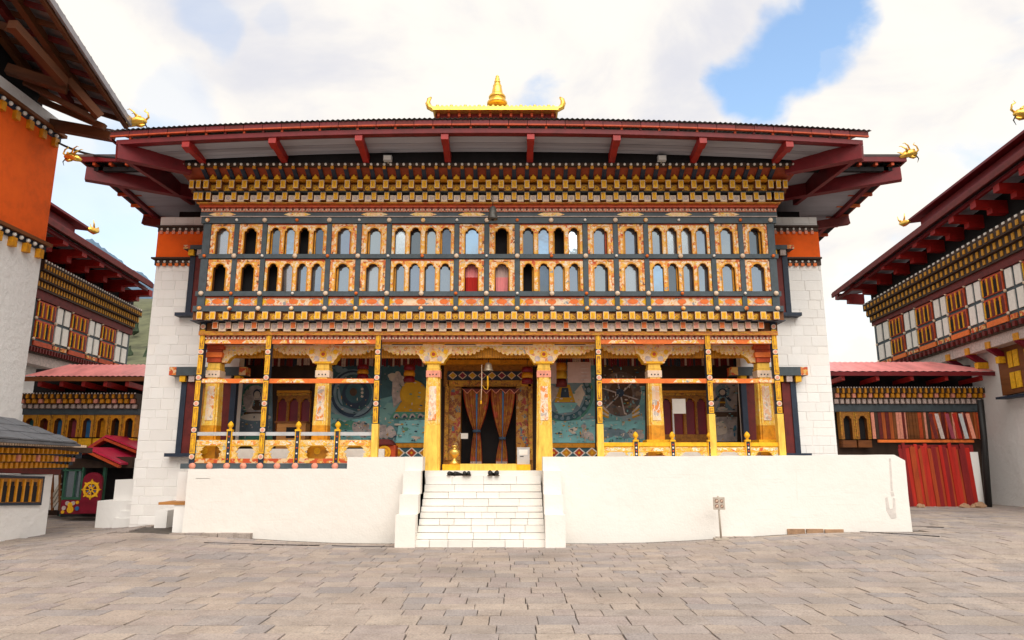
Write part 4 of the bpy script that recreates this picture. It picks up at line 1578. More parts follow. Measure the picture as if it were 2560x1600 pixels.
class Mural:
    """A wall painting: flat patches of paint laid one over the other."""

    def __init__(s, p0, p1, y0, y1, Y, m):
        s.Y, s.b, s.k, s.mats, s.z = Y, MB(), 0, [], 0
        s.p0, s.p1, s.y0, s.y1 = p0, p1, y0, y1
        s.poly([(p0, y0), (p1, y0), (p1, y1), (p0, y1)], m, .02)

    def idx(s, m):
        if m not in s.mats:
            s.mats.append(m)
        return s.mats.index(m)

    def poly(s, pts, m, d=.002):
        s.z += .0015
        q = [(clamp(px, s.p0, s.p1), clamp(py, s.y0, s.y1)) for px, py in pts]
        w = [(xx(px, py, s.Y), zz(py, s.Y)) for px, py in q]
        s.b.prism(w, s.Y - s.z, s.Y - s.z + d, s.idx(m))

    def ell(s, cx, cy, rx, ry, m, n=28, jit=0, a0=0, a1=2 * PI):
        r = random.Random(int(cx * 7 + cy))
        s.poly([(cx + rx * cos(a0 + (a1 - a0) * i / n) * (1 + r.uniform(-jit, jit)), cy + ry * sin(a0 + (a1 - a0) * i / n) * (1 + r.uniform(-jit, jit))) for i in range(n)], m)

    def cloud(s, cx, cy, w, h, m, k=5, seed=1):
        r = random.Random(seed)
        for i in range(k):
            s.ell(cx + r.uniform(-w, w) * .6, cy + r.uniform(-h, h) * .6, w * r.uniform(.25, .5), h * r.uniform(.3, .6), m, 14, .08)

    def detail(s, n, seed, y0=None):
        """Small brushwork: leaves, birds, cloud edges, tiny figures."""
        r = random.Random(seed)
        zs = s.z
        for i in range(n):
            s.z = zs + .0004 * i
            x, y = r.uniform(s.p0 + 3, s.p1 - 3), r.uniform(s.y0 + 3 if y0 is None else y0, s.y1 - 3)
            w, h = r.uniform(.8, 4.5), r.uniform(.6, 2.0)
            if r.random() < .3:
                w, h = h, w
            s.ell(x, y, w, h, r.choice((MCREAM, MCREAM, MGREY, MGREEN, DTEAL, MBLUE, NAVY, MGOLD, LTEAL)), 7, .15)
        s.z = zs

    def done(s, name='mural'):
        return s.b.build(name, s.mats, BACK)


m = Mural(820, 1066, 905, 1107, YB - .03, MURALART)
m.poly([(820, 905), (1066, 905), (1066, 1000), (1000, 985), (940, 1000), (820, 1010)], DTEAL)
m.cloud(850, 925, 22, 14, MBLUE, 6, 2)
m.cloud(990, 945, 26, 16, MCREAM, 5, 3)
m.ell(884, 985, 60, 62, MBLUE)
m.ell(884, 985, 57, 59, NAVY)
m.ell(884, 983, 50, 52, MBLUE)
m.ell(886, 983, 45, 47, DTEAL)
m.ell(890, 986, 34, 36, NAVY)
m.ell(888, 982, 24, 26, DTEAL)
m.ell(884, 980, 9, 10, MBROWN)
for k in range(3):
    m.ell(906, 973 + k * 9, 3.5, 3.5, MCREAM, 8)
m.poly([(982, 950), (1000, 930), (1012, 960), (1006, 1000), (985, 1020), (980, 985)], MGREY)
m.poly([(1003, 1005), (1062, 1005), (1066, 1030), (988, 1030)], MGOLD)
m.ell(1034, 986, 34, 35, MGOLD)
m.ell(1034, 982, 30, 30, mat('mural_bright_gold', (.72, .42, .02), .7, .2, 3))
m.poly([(985, 1030), (1066, 1030), (1066, 1047), (975, 1047)], MGREEN)
for k in range(4):
    m.ell(992 + k * 20, 1046, 8, 12, MGREY, 14, 0, PI, 2 * PI)
    m.ell(992 + k * 20, 1046, 4.5, 7, NAVY, 12, 0, PI, 2 * PI)
m.poly([(820, 1045), (870, 1052), (930, 1040), (930, 1107), (820, 1107)], LTEAL)
m.cloud(862, 1065, 32, 14, MGREEN, 7, 4)
m.cloud(905, 1075, 26, 22, MGREY, 8, 5)
m.cloud(970, 1078, 26, 22, MGREY, 8, 6)
m.poly([(1000, 1052), (1066, 1050), (1066, 1107), (990, 1107)], LTEAL)
m.cloud(1018, 1073, 16, 6, MGREEN, 4, 7)
m.cloud(1045, 1095, 16, 7, MCREAM, 4, 8)
m.cloud(1000, 1062, 18, 4, MCREAM, 3, 18)
for k in range(3):
    m.ell(884, 985, 55 - k * 9, 57 - k * 9, MBLUE, 28, 0, .3 + k, 1.6 + k)
m.detail(150, 3)
m.detail(110, 4, 1045)
m.done()
m = Mural(1372, 1487, 905, 1107, YB - .03, MURALART)
m.ell(1412, 985, 72, 74, MGREEN)
m.ell(1412, 985, 66, 68, DTEAL)
for k in range(26):
    m.ell(1412 + 60 * cos(k * .26 - .4), 985 + 61 * sin(k * .26 - .4), 5, 5, MBLUE, 8)
m.ell(1412, 985, 52, 54, MBLUE)
m.poly([(1372, 960), (1404, 975), (1372, 1015)], MGREY)
m.poly([(1452, 962), (1462, 985), (1448, 1018), (1425, 992)], MCREAM)
m.poly([(1400, 962), (1424, 962), (1438, 1006), (1386, 1006)], MGOLD)
m.poly([(1404, 970), (1420, 970), (1423, 994), (1401, 994)], NAVY)
m.poly([(1384, 1008), (1444, 1008), (1430, 1030), (1396, 1034)], LTEAL)
m.poly([(1372, 1055), (1487, 1048), (1487, 1107), (1372, 1107)], LTEAL)
m.cloud(1398, 1084, 10, 5, NAVY, 4, 9)
m.cloud(1428, 1078, 14, 10, MCREAM, 6, 10)
m.cloud(1466, 1080, 18, 22, MGREY, 9, 11)
m.detail(110, 5)
m.detail(60, 6, 1050)
m.done()
m = Mural(1500, 1612, 905, 1112, YB - .03, MURALART)
m.poly([(1500, 905), (1612, 905), (1612, 965), (1500, 965)], MBROWN)
m.ell(1551, 985, 52, 56, MURALWHEEL)
m.ell(1551, 985, 30, 32, MBROWN)
for k in range(6):
    a = k * PI / 3 + .3
    m.poly([(1551 + 8 * cos(a - .2), 985 + 8 * sin(a - .2)), (1551 + 50 * cos(a - .03), 985 + 52 * sin(a - .03)), (1551 + 50 * cos(a + .03), 985 + 52 * sin(a + .03)), (1551 + 8 * cos(a + .2), 985 + 8 * sin(a + .2))], MGREY)
m.ell(1550, 982, 10, 10, NAVY)
for s in (-1, 1):
    for k in range(4):
        m.poly([(1551 + s * 28, 1030 + k * 4), (1551 + s * 46, 1012 + k * 8), (1551 + s * 49, 1015 + k * 8), (1551 + s * 31, 1034 + k * 4)], MGOLD if k % 2 else MCREAM)
m.poly([(1500, 1055), (1612, 1050), (1612, 1112), (1500, 1112)], LTEAL)
m.cloud(1540, 1080, 40, 18, MBLUE, 8, 12)
m.cloud(1590, 1085, 24, 14, MGREY, 7, 13)
m.detail(150, 7)
m.detail(50, 8, 1050)
m.done()
m = Mural(597, 681, 950, 1104, YB - .03, MBLUE)
m.ell(640, 1000, 36, 44, MGREEN)
m.ell(639, 1000, 31, 37, MGREY)
m.ell(643, 985, 10, 12, NAVY)
m.ell(643, 987, 7.5, 9.5, MCREAM)
m.poly([(633, 1000), (655, 1000), (664, 1025), (668, 1038), (612, 1038), (624, 1020)], MCREAM)
m.poly([(636, 1000), (650, 1000), (660, 1030), (646, 1036), (630, 1020)], MBROWN)
m.poly([(618, 1022), (640, 1026), (664, 1024), (668, 1036), (612, 1036)], MGREY)
m.poly([(612, 1030), (668, 1030), (676, 1040), (606, 1040)], MBROWN)
m.ell(640, 1043, 38, 9, MCREAM)
m.poly([(597, 1052), (681, 1052), (681, 1104), (597, 1104)], mat('mural_slate', (.15, .20, .25), .8, .3, 3))
m.poly([(597, 1092), (681, 1088), (681, 1104), (597, 1104)], MGREEN)
m.detail(80, 9)
m.done()
m = Mural(1776, 1843, 955, 1104, YB - .03, MGREY)
m.ell(1806, 978, 18, 20, MBLUE)
m.ell(1806, 982, 11, 11, NAVY)
m.ell(1806, 981, 7, 7, MCREAM)
for s in (-1, 1):
    for k in range(3):
        m.ell(1806 + s * (10 + k * 4), 992 + k * 4, 4, 3.5, NAVY, 8)
m.poly([(1799, 992), (1813, 992), (1820, 1010), (1834, 1026), (1788, 1026), (1796, 1010)], MBLUE)
m.poly([(1801, 994), (1811, 994), (1814, 1022), (1798, 1022)], MBROWN)
m.poly([(1798, 1004), (1814, 1004), (1813, 1008), (1799, 1008)], MGOLD)
m.ell(1806, 1022, 13, 5, MCREAM)
m.poly([(1778, 1030), (1842, 1030), (1842, 1042), (1778, 1042)], MBROWN)
m.cloud(1810, 1070, 22, 22, MCREAM, 7, 14)
m.cloud(1832, 1078, 8, 14, mat('mural_blue', (.10, .25, .40), .8, .3, 3), 4, 15)
m.detail(70, 10)
m.done()


def niche(p0, p1, y0, y1, cen, parent=BACK):
    Y = YB - .12
    b = MB()
    x0, x1 = xx(p0, 1030, Y), xx(p1, 1030, Y)
    ops = [(xx(c, 1030, Y), .13) for c in cen]
    z0, z1 = zz(1085, Y), zz(y0 + 22, Y)
    arch_frame(b, x0, x1, z0, z1, Y, Y + .1, ops, zz(1010, Y), .16, 0, 1)
    bx(b, p0, p1, y0, y0 + 7, Y - .08, .2, 2)
    bx(b, p0, p1, y0 + 8, y0 + 14, Y - .05, .17, 1)
    bx(b, p0, p1, y0 + 15, y0 + 21, Y - .03, .15, 3)
    bx(b, p0, p1, 1086, 1145, Y, .12, 0)
    b.build('altar_window', [AMBERWOOD, GOLDDEEP, DARKWOOD, BLUEGOLD], parent)
    for c in cen:
        b = MB()
        bx(b, c - 14, c + 14, 1000, 1090, YB - .03, .02, 0)
        b.build('red_lining', BURGUNDY, parent)


niche(692, 775, 968, 1090, (704, 733, 762))
niche(1655, 1770, 968, 1090, (1668, 1697, 1727, 1755))
b = MB()
for p0, p1 in ((822, 1066), (1372, 1487), (1500, 1612)):
    b = MB()
    bx(b, p0, p1, 1108, 1119, YB - .09, .12, 0)
    b.build('dado_rail', GOLDDEEP, BACK)
    b = MB()
    bx(b, p0, p1, 1119.5, 1150, YB - .05, .08, 0)
    b.build('dado', DTEAL, BACK)
k = 0
for p0, p1 in ((985, 1066), (1372, 1487)):
    p = p0 + 12
    while p < p1:
        b = MB()
        Y = YB - .055
        x, z = xx(p, 1132, Y), zz(1132, Y)
        h = .155
        b.prism([(x - h * 1.15, z), (x, z - h), (x + h * 1.15, z), (x, z + h)], Y - .012, Y, 0)
        b.prism([(x - h * .85, z), (x, z - h * .75), (x + h * .85, z), (x, z + h * .75)], Y - .02, Y - .01, 1)
        b.disc(x, z, .035, Y - .028, Y - .018, 8, 2)
        b.build('lozenge_tile', [WHITEP, REDORANGE if k % 2 else GOLDDEEP, GOLDPAINT], BACK)
        p += 32
        k += 1

# door case
YDR = 19.55
DOOR = MB()
bx(DOOR, 1110, 1152, 960, 1185, YDR, .4, 0)
bx(DOOR, 1290, 1332, 960, 1185, YDR, .4, 0)
bx(DOOR, 1110, 1332, 905, 966, YDR, .4, 0)
bx(DOOR, 1106, 1336, 899, 910, YDR - .22, .5, 1)
bx(DOOR, 1150, 1292, 960, 1190, YDR + .32, .1, 2)
DOOR = DOOR.build('door', [AMBERWOOD, GOLDDEEP, BLACK], TEMPLE)
for p0, p1 in ((1122, 1151), (1291, 1320)):
    b = MB()
    bx(b, p0, p1, 962, 1150, YDR - .03, .03, 0)
    b.build('painted_jamb', DOORART, DOOR)
for p0, p1 in ((1112, 1121), (1321, 1331)):
    b = MB()
    bx(b, p0, p1, 950, 1150, YDR - .10, .1, 0)
    b.build('door_post', BLUEGOLD, DOOR)
b = MB()
bx(b, 1118, 1330, 928, 950, YDR - .06, .06, 0)
bx(b, 1120, 1328, 951, 966, YDR - .10, .1, 1)
b.build('lintel', [DARKBLUE, BLUEGOLD], DOOR)
for k in range(8):
    b = MB()
    px = 1132 + k * 24.5
    Y = YDR - .065
    x, z = xx(px, 939, Y), zz(939, Y)
    b.prism([(x - .125, z), (x, z - .11), (x + .125, z), (x, z + .11)], Y - .012, Y, 0)
    b.prism([(x - .095, z), (x, z - .08), (x + .095, z), (x, z + .08)], Y - .02, Y - .01, 1)
    b.build('lozenge_tile', [CREAMP, BURGUNDY if k % 2 else MGOLD], DOOR)
b = MB()
Yt = YC - .12
bx(b, 1106, 1326, 1161, 1177, Yt, .55, 0)
bx(b, 1150, 1291, 1159.5, 1177.5, Yt - .03, .55, 1)
b.build('threshold', [GOLDPAINT, GOLDPALE], DOOR)
b = MB()
b.box(xx(1060, 1180, YC), xx(1358, 1180, YC), YC - .32, YC - .12, 1.30, zz(1176.5, YC - .32))
b.build('doorstep', WHITE2, DOOR)

# ------------------------------------------------------------------ terrace walls and entrance stairs
ZTR = zz(1142, YT)
ZTL = zz(1172, YT)
xa0, xa1, xa2 = at(471, 1172, YT).x, at(869, 1145, YT).x, -2.46
t = thing('terrace_wall', 'long whitewashed terrace wall left of the entrance stairs, lower under the painted balustrade', 'wall', ((xa0 + xa2) / 2, YT, gz(-5, 16)), 'whitewashed terrace walls')
def uneven(pts, step=.35, amp=.007):
    rr = random.Random(len(pts) + int(abs(pts[0][0]) * 100))
    o = []
    for (x0, z0), (x1, z1) in zip(pts, pts[1:] + pts[:1]):
        n = max(1, int(math.hypot(x1 - x0, z1 - z0) / step))
        for i in range(n):
            f = i / n
            o.append((x0 + (x1 - x0) * f + rr.uniform(-amp, amp), z0 + (z1 - z0) * f + rr.uniform(-amp, amp)))
    return o


b = MB()
b.prism(uneven([(xa0 - .02, -.1), (xa2, -.1), (xa2, ZTR), (xa1, ZTR), (xa1, ZTL), (xa0, ZTL)]), YT, YT + .45)
TW = b.build('wall_body', WHITE2, t)
TWS = [t]
r = random.Random(77)


def faint_joints(b, x0, x1, z0, z1, Y, n):
    """Courses of the rubble core that telegraph through the limewash as shallow ridges."""
    for i in range(n):
        x, z, w = r.uniform(x0, x1 - .5), r.uniform(z0, z1), r.uniform(.2, .9)
        b.box(x, x + w, Y - .0012, Y + .02, z, z + r.uniform(.006, .012))


b = MB()
faint_joints(b, xa0 + .1, -3.5, .4, 1.45, YT, 26)
b.build('plaster_ridges', WHITE2, t, kind='stuff')
pr0 = at(1412, 1142, YT).x
q1, q2, q3 = at(2236, 1137, YT), at(2262, 1151, YT), at(2277, 1320, YT)
t = thing('terrace_wall', 'whitewashed terrace wall right of the entrance stairs with a grey water stain near its end', 'wall', (5, YT, .2), 'whitewashed terrace walls')
b = MB()
pts = [(1.08, -.1), (q3.x + .03, -.1), (q2.x, q2.z), (q1.x, q1.z), (1.08, ZTR)]
b.prism(uneven(pts), YT, YT + .5)
b.build('wall_body', WHITE2, t)
b = MB()
faint_joints(b, 1.4, 8.6, .35, 1.6, YT, 22)
b.build('plaster_ridges', WHITE2, t, kind='stuff')
TWS.append(t)
STAIN = mat('water_stain', (.62, .57, .53), .9, .25, 7)
b = MB()
for k_, pts in enumerate(([(2222, 1146), (2227, 1146), (2232, 1228), (2227, 1228)], [(2226, 1230), (2233, 1229), (2236, 1240), (2229, 1242)], [(2213, 1244), (2219, 1243), (2224, 1272), (2238, 1270), (2238, 1296), (2228, 1297), (2216, 1276)], [(2232, 1244), (2237, 1246), (2241, 1294), (2233, 1297)])):
    b.prism([(at(px, py, YT).x, at(px, py, YT).z) for px, py in pts], YT - .003 - .001 * k_, YT + .001 + .001 * k_)
b.build('water_stain', STAIN, t)
for i, (p0, p1, y0, y1) in enumerate(((1967, 2012, 1322, 1339), (2014, 2058, 1322, 1337), (2060, 2108, 1323, 1332))):
    b = MB()
    x0, x1 = at(p0, 1330, YT).x, at(p1, 1330, YT).x
    b.box(x0 + .008, x1 - .008, YT - .035 - .008 * i, YT + .02, zz(y1, YT) - .08, zz(y0, YT))
    b.build('plinth_stone', TANSTONE, t)

for (pa, pb_, ytop, k) in ((430, 632, 1332, 5), (1788, 1965, 1341, 4)):
    for i in range(k):
        b = MB()
        x0 = at(pa + (pb_ - pa) * i / k, 1340, YT).x
        x1 = at(pa + (pb_ - pa) * (i + 1) / k, 1340, YT).x
        zt = zz(ytop, YT) + .006 * (i % 2)
        b.box(x0 + .006, x1 - .006, YT - .16 - .012 * (i % 3), YT + .02, -.05, zt)
        o = b.build('plinth_stone', PAVE, TWS[0 if pa < 1000 else 1])

STEP_Y = [1351, 1334, 1315, 1298, 1282, 1267, 1248, 1231, 1212, 1190]
STX = -.675
t = thing('entrance_stairs', 'whitewashed stone stairs of ten steps with stepped cheek walls rising to the temple door', 'stairs', (STX, 16.2, 0))
zprev = -.05
rs2 = random.Random(31)
for k, yq in enumerate(STEP_Y):
    Y = YS0 + .135 * k
    z = zz(yq, Y)
    hw = 1.395 - .005 * k
    b = MB()
    b.box(STX - hw, STX + hw, Y + .05, YC - .25, zprev - .02, z - .012)
    st = b.build('step', WHITE2, t)
    x = STX - hw
    while x < STX + hw - .05:
        w = rs2.uniform(.30, .72) if k < 5 else rs2.uniform(.5, .95)
        x1 = min(x + w, STX + hw)
        if STX + hw - x1 < .18:
            x1 = STX + hw
        gp_ = .006 if k < 4 else .0025
        b = MB()
        e = lambda a: rs2.uniform(-a, a)
        yy0 = Y + e(.008)
        za, zb_ = zprev + (.010 if k else 0) + abs(e(.006)), z + e(.004)
        b.hexa([(x + gp_, yy0, za), (x1 - gp_, yy0 + e(.004), za), (x1 - gp_, Y + .16, za), (x + gp_, Y + .16, za),
                (x + gp_ + .004, yy0 + .008, zb_), (x1 - gp_ - .004, yy0 + .008, zb_ + e(.003)), (x1 - gp_, Y + .16, zb_), (x + gp_, Y + .16, zb_)])
        b.build('stone', WHITE2, st)
        x = x1
    zprev = z
ZTOPSTEP = zprev
for s in (-1, 1):
    xi = STX + s * 1.385
    zc = [zz(1288, 15.5), zz(1237, 15.85), zz(1177, 16.2), ZTR + .002]
    ys = [15.5, 15.86, 16.22, YT - .02, YT + .5]
    outs = [.43, .415, .405, .42]
    for k in range(4):
        b = MB()
        xo = xi + s * outs[k]
        b.box(min(xi, xo), max(xi, xo), ys[k], (YT + .5 if k < 3 else YC - .45), -.1, zc[k])
        b.build('cheek_wall', WHITE2, t)

# worn shoes left on the top step
def shoe(x, y, ang, k, label, grp):
    z = ZTOPSTEP
    b = MB()
    c, s = cos(ang), sin(ang)
    def q(u, v, w):
        return (x + (u * c - v * s) * k, y + (u * s + v * c) * k, z + .004 + w * k)
    secs = [(-.13, .030, .010, .075), (-.10, .038, .0, .095), (-.04, .036, .0, .085), (.02, .036, .0, .065), (.08, .044, .0, .05), (.125, .034, .0, .038), (.14, .014, .004, .022)]
    vs, fs = [], []
    n = 10
    for (u, w, z0, z1) in secs:
        for j in range(n):
            a = 2 * PI * j / n
            vs.append(q(u, w * cos(a), max(z0, (z0 + z1) / 2 + (z1 - z0) / 2 * sin(a))))
    for i in range(len(secs) - 1):
        for j in range(n):
            fs.append((i * n + j, i * n + (j + 1) % n, (i + 1) * n + (j + 1) % n, (i + 1) * n + j))
    fs += [tuple(range(n)), tuple(range((len(secs) - 1) * n, len(secs) * n))]
    b.add(vs, fs, 0, True)
    b.add([q(-.135, -.038, 0), q(.13, -.044, 0), q(.13, .044, 0), q(-.135, .038, 0), q(-.135, -.038, .014), q(.13, -.044, .014), q(.13, .044, .014), q(-.135, .038, .014)],
          [(0, 3, 2, 1), (4, 5, 6, 7), (0, 1, 5, 4), (1, 2, 6, 5), (2, 3, 7, 6), (3, 0, 4, 7)], 1)
    o = b.build('shoe', [RUBBER, DARKWOOD])
    tag(o, label, 'shoe', grp)


ysh = YS0 + .135 * 9 + .10
sx = lambda p: xx(p, 1188, ysh)
shoe(sx(1131), ysh, .9, 1.15, 'single dark shoe at the left end of the row on the top step', 'shoes left on the top step')
shoe(sx(1147), ysh, .6, 1.1, 'dark shoe just right of the leftmost shoe on the top step', 'shoes left on the top step')
shoe(sx(1163), ysh, 1.5, 1.2, 'left shoe of the middle pair standing close together on the top step', 'shoes left on the top step')
shoe(sx(1172), ysh, 1.6, 1.2, 'right shoe of the middle pair standing close together on the top step', 'shoes left on the top step')
shoe(sx(1228), ysh, 1.4, 1.4, 'left shoe of the larger pair under the right door curtain', 'shoes left on the top step')
shoe(sx(1240), ysh, 1.75, 1.4, 'right shoe of the larger pair under the right door curtain', 'shoes left on the top step')

# plank bench in the corner of pier and terrace
t = thing('bench', 'brown plank bench on two whitewashed blocks left of the terrace wall', 'bench', (-8.4, 17, gz(-8.4, 17)))
yb0 = 16.72
b = MB()
b.box(at(396, 1258, yb0).x, at(466, 1258, yb0).x, yb0, 17.5, zz(1262, yb0), zz(1255.5, yb0))
b.build('plank', PLANK, t)
b = MB()
b.box(at(432, 1290, yb0).x, at(472, 1290, yb0).x, yb0 + .03, YT + .55, -.1, zz(1262.5, yb0))
b.build('support', WHITE, t)
b = MB()
b.box(at(394, 1300, 17.9).x, at(424, 1300, 17.9).x, 17.75, 18.5, -.1, zz(1275, 17.9))
b.build('support', WHITE, t)

# ------------------------------------------------------------------ balustrades of the porch
def balustrade(px_posts, label, yrail, ytop, ybot, beam, right=False):
    Y = YP - .02
    t = thing('balustrade', label, 'balustrade', (xx(px_posts[0], 1140, Y), Y, zz(1175, Y)), 'painted porch balustrades')
    X = [xx(p, 1120, Y) for p in px_posts]
    zr1, zr0 = zz(yrail[0], Y), zz(yrail[1], Y)
    b = MB()
    b.box(X[0], X[-1], Y + .0, Y + .05, zr0, zr1)
    b.build('handrail', GREYMETAL if not right else GOLDPAINT, t)
    zt, zb2 = zz(ytop, Y), zz(ybot, Y)
    for i in range(len(X) - 1):
        x0, x1 = X[i] + .05, X[i + 1] - .05
        w = x1 - x0
        zm = (zt + zb2) / 2
        H = zt - zb2
        b = MB()
        b.box(x0, x1, Y, Y + .05, zt - H * .30, zt, 0)
        b.box(x0, x1, Y - .008, Y + .05, zt - H * .30 - .012, zt - H * .30, 1)
        c = (x0 + x1) / 2
        b.prism([(c - .28, zt - H * .15), (c - .2, zt - .02), (c + .2, zt - .02), (c + .28, zt - H * .15), (c + .2, zt - H * .28), (c - .2, zt - H * .28)], Y - .012, Y + .001, 2)
        for s, xe in ((1, x0), (-1, x1)):
            zl = zt - H * .30 - .012
            d = zl - zb2
            b.prism([(xe, zb2), (xe + s * w * .26, zb2), (xe + s * w * .20, zb2 + d * .28), (xe + s * w * .24, zb2 + d * .36), (xe + s * w * .15, zb2 + d * .52), (xe + s * w * .25, zb2 + d * .72), (xe + s * w * .22, zb2 + d * .78), (xe + s * w * .32, zl), (xe, zl)], Y + .002, Y + .045, 0, 1)
        b.build('cutout_panel', [GOLDFLORAL, GOLDPAINT, FLORAL], t)
        if beam:
            b = MB()
            b.box(x0, x1, Y - .01, Y + .06, zz(1157.5, Y), zb2 - .004, 0)
            b.build('red_board', REDFLORAL, t)
    for i in range(1, len(X) - 1):
        if i == 2 and not right:
            continue
        b = MB()
        x = X[i]
        z0 = zz(1157, Y) if beam else zb2
        b.box(x - .045, x + .045, Y - .03, Y + .06, z0, zr1 + .05, 0)
        b.box(x - .062, x - .044, Y - .035, Y + .06, z0, zr1 + .02, 1)
        b.box(x + .044, x + .062, Y - .035, Y + .06, z0, zr1 + .02, 1)
        b.box(x - .065, x + .065, Y - .05, Y + .07, zr1 + .02, zr1 + .06, 1)
        b.lathe((x, Y + .015, zr1 + .06), [(.05, 0), (.03, .03), (.035, .04), (.068, .09), (.066, .12), (.04, .165), (.012, .19), (.001, .20)], 10, 2)
        for k in range(5):
            b.ball((x, Y - .035, z0 + .08 + k * (zr1 - z0 - .06) / 5), .024, 3 if k % 2 else 4, 6, 4)
        b.build('small_post', [DARKBLUE, GOLDPAINT, GOLDPAINT, WHITEP, REDORANGE], t)
    if beam:
        b = MB()
        z1, z0 = zz(1158, Y), zz(1175.5, YP - .3)
        b.box(X[0] - .12, X[-1] + .02, YP - .32, Y + .1, ZTL + .002, zz(1158.5, YP - .32))
        b.build('bottom_beam', BLUEGREY, t)
        med = unit('medallion', lambda q: (q.lathe((0, 0, 0), [(.001, -.03), (.085, -.028), (.095, -.01), (.09, .03), (.001, .03)], 14, 0), q.lathe((0, 0, 0), [(.001, -.042), (.05, -.038), (.055, -.025), (.001, -.02)], 12, 1)), [PINKPAINT, CREAMP])
        for p in (480, 523, 566, 607.5, 649, 692, 737, 786, 837):
            link('medallion', med, (xx(p, 1167, YP - .34), YP - .325, (zz(1158.5, YP - .32) + ZTL) / 2), t, (PI / 2, 0, 0), (.78, .78, 1))
    return t


balustrade([482, 572, 655, 743, 842, 932], 'gold balustrade with scalloped cut-outs, gilded ball posts and red boards left of the stairs', (1080, 1089), 1100, 1146, True)
balustrade([1492, 1590, 1682, 1776, 1870, 1950], 'gold balustrade mostly hidden behind the terrace wall right of the stairs', (1106, 1116), 1118, 1152, False, True)
b = MB()
b.box(xx(590, 1140, 17.75), xx(960, 1140, 17.75), 17.75, 17.85, 1.5, zz(1122, 17.75))
b.build('porch_kerb', WHITEP, PORCH)
b = MB()
b.box(xx(1500, 1140, 17.75), xx(1900, 1140, 17.75), 17.75, 17.85, 1.5, zz(1124, 17.75))
b.build('porch_kerb', WHITEP, PORCH)

# ------------------------------------------------------------------ things hung and stood about the porch
def bell(px, py0, py1, w, Y, label, hook, metal):
    top, bot = zz(py0, Y), zz(py1, Y)
    x = xx(px, (py0 + py1) / 2, Y)
    H = top - bot
    r_ = w / 2
    t = thing('bell', label, 'bell', (x, Y, bot), 'hanging bells')
    b = MB()
    b.lathe((x, Y, bot), [(r_, 0), (r_ * 1.02, H * .06), (r_ * .86, H * .25), (r_ * .74, H * .6), (r_ * .62, H * .85), (r_ * .3, H * .97), (.001, H)], 16, 0)
    b.lathe((x, Y, bot), [(r_ * .9, .005), (.001, H * .7)], 12, 1)
    b.build('bell_body', [metal, BLACK], t)
    b = MB()
    b.tube([(x, Y, top - .01), (x, Y, top + hook * .5), (x, Y + .01, top + hook)], .012, 6)
    b.ball((x, Y, bot - .02), .03)
    b.build('hook', RUBBER, t)
    return x, Y, bot


bell(1232, 515, 548, .25, 16.15, 'dark bronze bell hanging from the upper cornice above the windows', .32, DARKBRONZE)
bx_, by_, bz_ = bell(1221, 906, 927, .25, 17.7, 'pale bronze bell hanging in the doorway bay between the two middle columns', .3, BRONZE)
t = thing('bell_rope', 'pale rope with yellow loop and tassel hanging beside the doorway bell', 'rope', (bx_ - .1, by_ - .02, bz_ - .8))
b = MB()
xc = xx(1204, 950, by_)
b.tube([(xc, by_, zz(912, by_)), (xc + .004, by_, zz(960, by_)), (xc - .01, by_, zz(1000, by_))], .012, 6, 0)
b.lathe((xc - .01, by_, zz(1010, by_)), [(.03, 0), (.02, .06), (.006, .10)], 8, 1)
b.build('rope_strand', [CREAMP, GOLDPAINT], t)
b = MB()
x2 = xx(1219, 960, by_)
b.tube([(x2, by_ - .02, zz(940, by_)), (x2 + .01, by_ - .02, zz(962, by_)), (x2, by_ - .02, zz(974, by_)), (x2 - .07, by_ - .02, zz(972, by_)), (xc + .01, by_ - .01, zz(962, by_))], [.022, .022, .014, .008, .006], 6)
b.build('loop', GOLDPAINT, t)


def curtain(cx, wtop, wtie, wbot, ytop, ytie, ybot, xtie, xbot, Y, label):
    t = thing('door_curtain', label, 'curtain', (xx(cx, ybot, Y), Y, zz(ybot, Y)), 'brocade door curtains')
    n, mrows = 40, 22
    vs, fs, ms = [], [], []
    for j in range(mrows + 1):
        f = j / mrows
        py = ytop + (ybot - ytop) * f
        ft = (ytie - ytop) / (ybot - ytop)
        if f < ft:
            u = f / ft
            w = wtop + (wtie - wtop) * (u ** 1.7)
            c = cx + (xtie - cx) * u ** 1.4
        else:
            u = (f - ft) / (1 - ft)
            w = wtie + (wbot - wtie) * (1 - (1 - u) ** 1.8)
            c = xtie + (xbot - xtie) * u
        for i in range(n + 1):
            s = -1 + 2 * i / n
            d = .045 * cos(s * 3 * PI * 1.6 + f * .6) * (1 - .45 * abs(f - ft)) + .06 * (1 - s * s)
            x = xx(c + s * w / 2, py, Y)
            vs.append((x, Y - d, zz(py, Y) - .03 * (j == mrows) * cos(s * 5)))
    b = MB()
    b.add(vs, [(j * (n + 1) + i, j * (n + 1) + i + 1, (j + 1) * (n + 1) + i + 1, (j + 1) * (n + 1) + i) for j in range(mrows) for i in range(n)], 0, True)
    b.m = [(1 if (k % n) in (19, 20, 21) else 2 if (k % n) in (0, 39) else 3 if k // n >= mrows - 1 else 0) for k in range(len(b.m))]
    b.build('drape', [BROCADE, BLUEPAINT, REDCLOTH, PALEPANEL], t)
    b = MB()
    x, z = xx(xtie, ytie, Y), zz(ytie, Y)
    hw = abs(xx(xtie + wtie / 2, ytie, Y) - x) + .03
    b.lathe((x, Y - .05, z - .035), [(hw, 0), (hw * 1.05, .035), (hw, .07)], 14, 0, True, 1, .09 / hw)
    b.build('tie', NAVY, t)
    return t


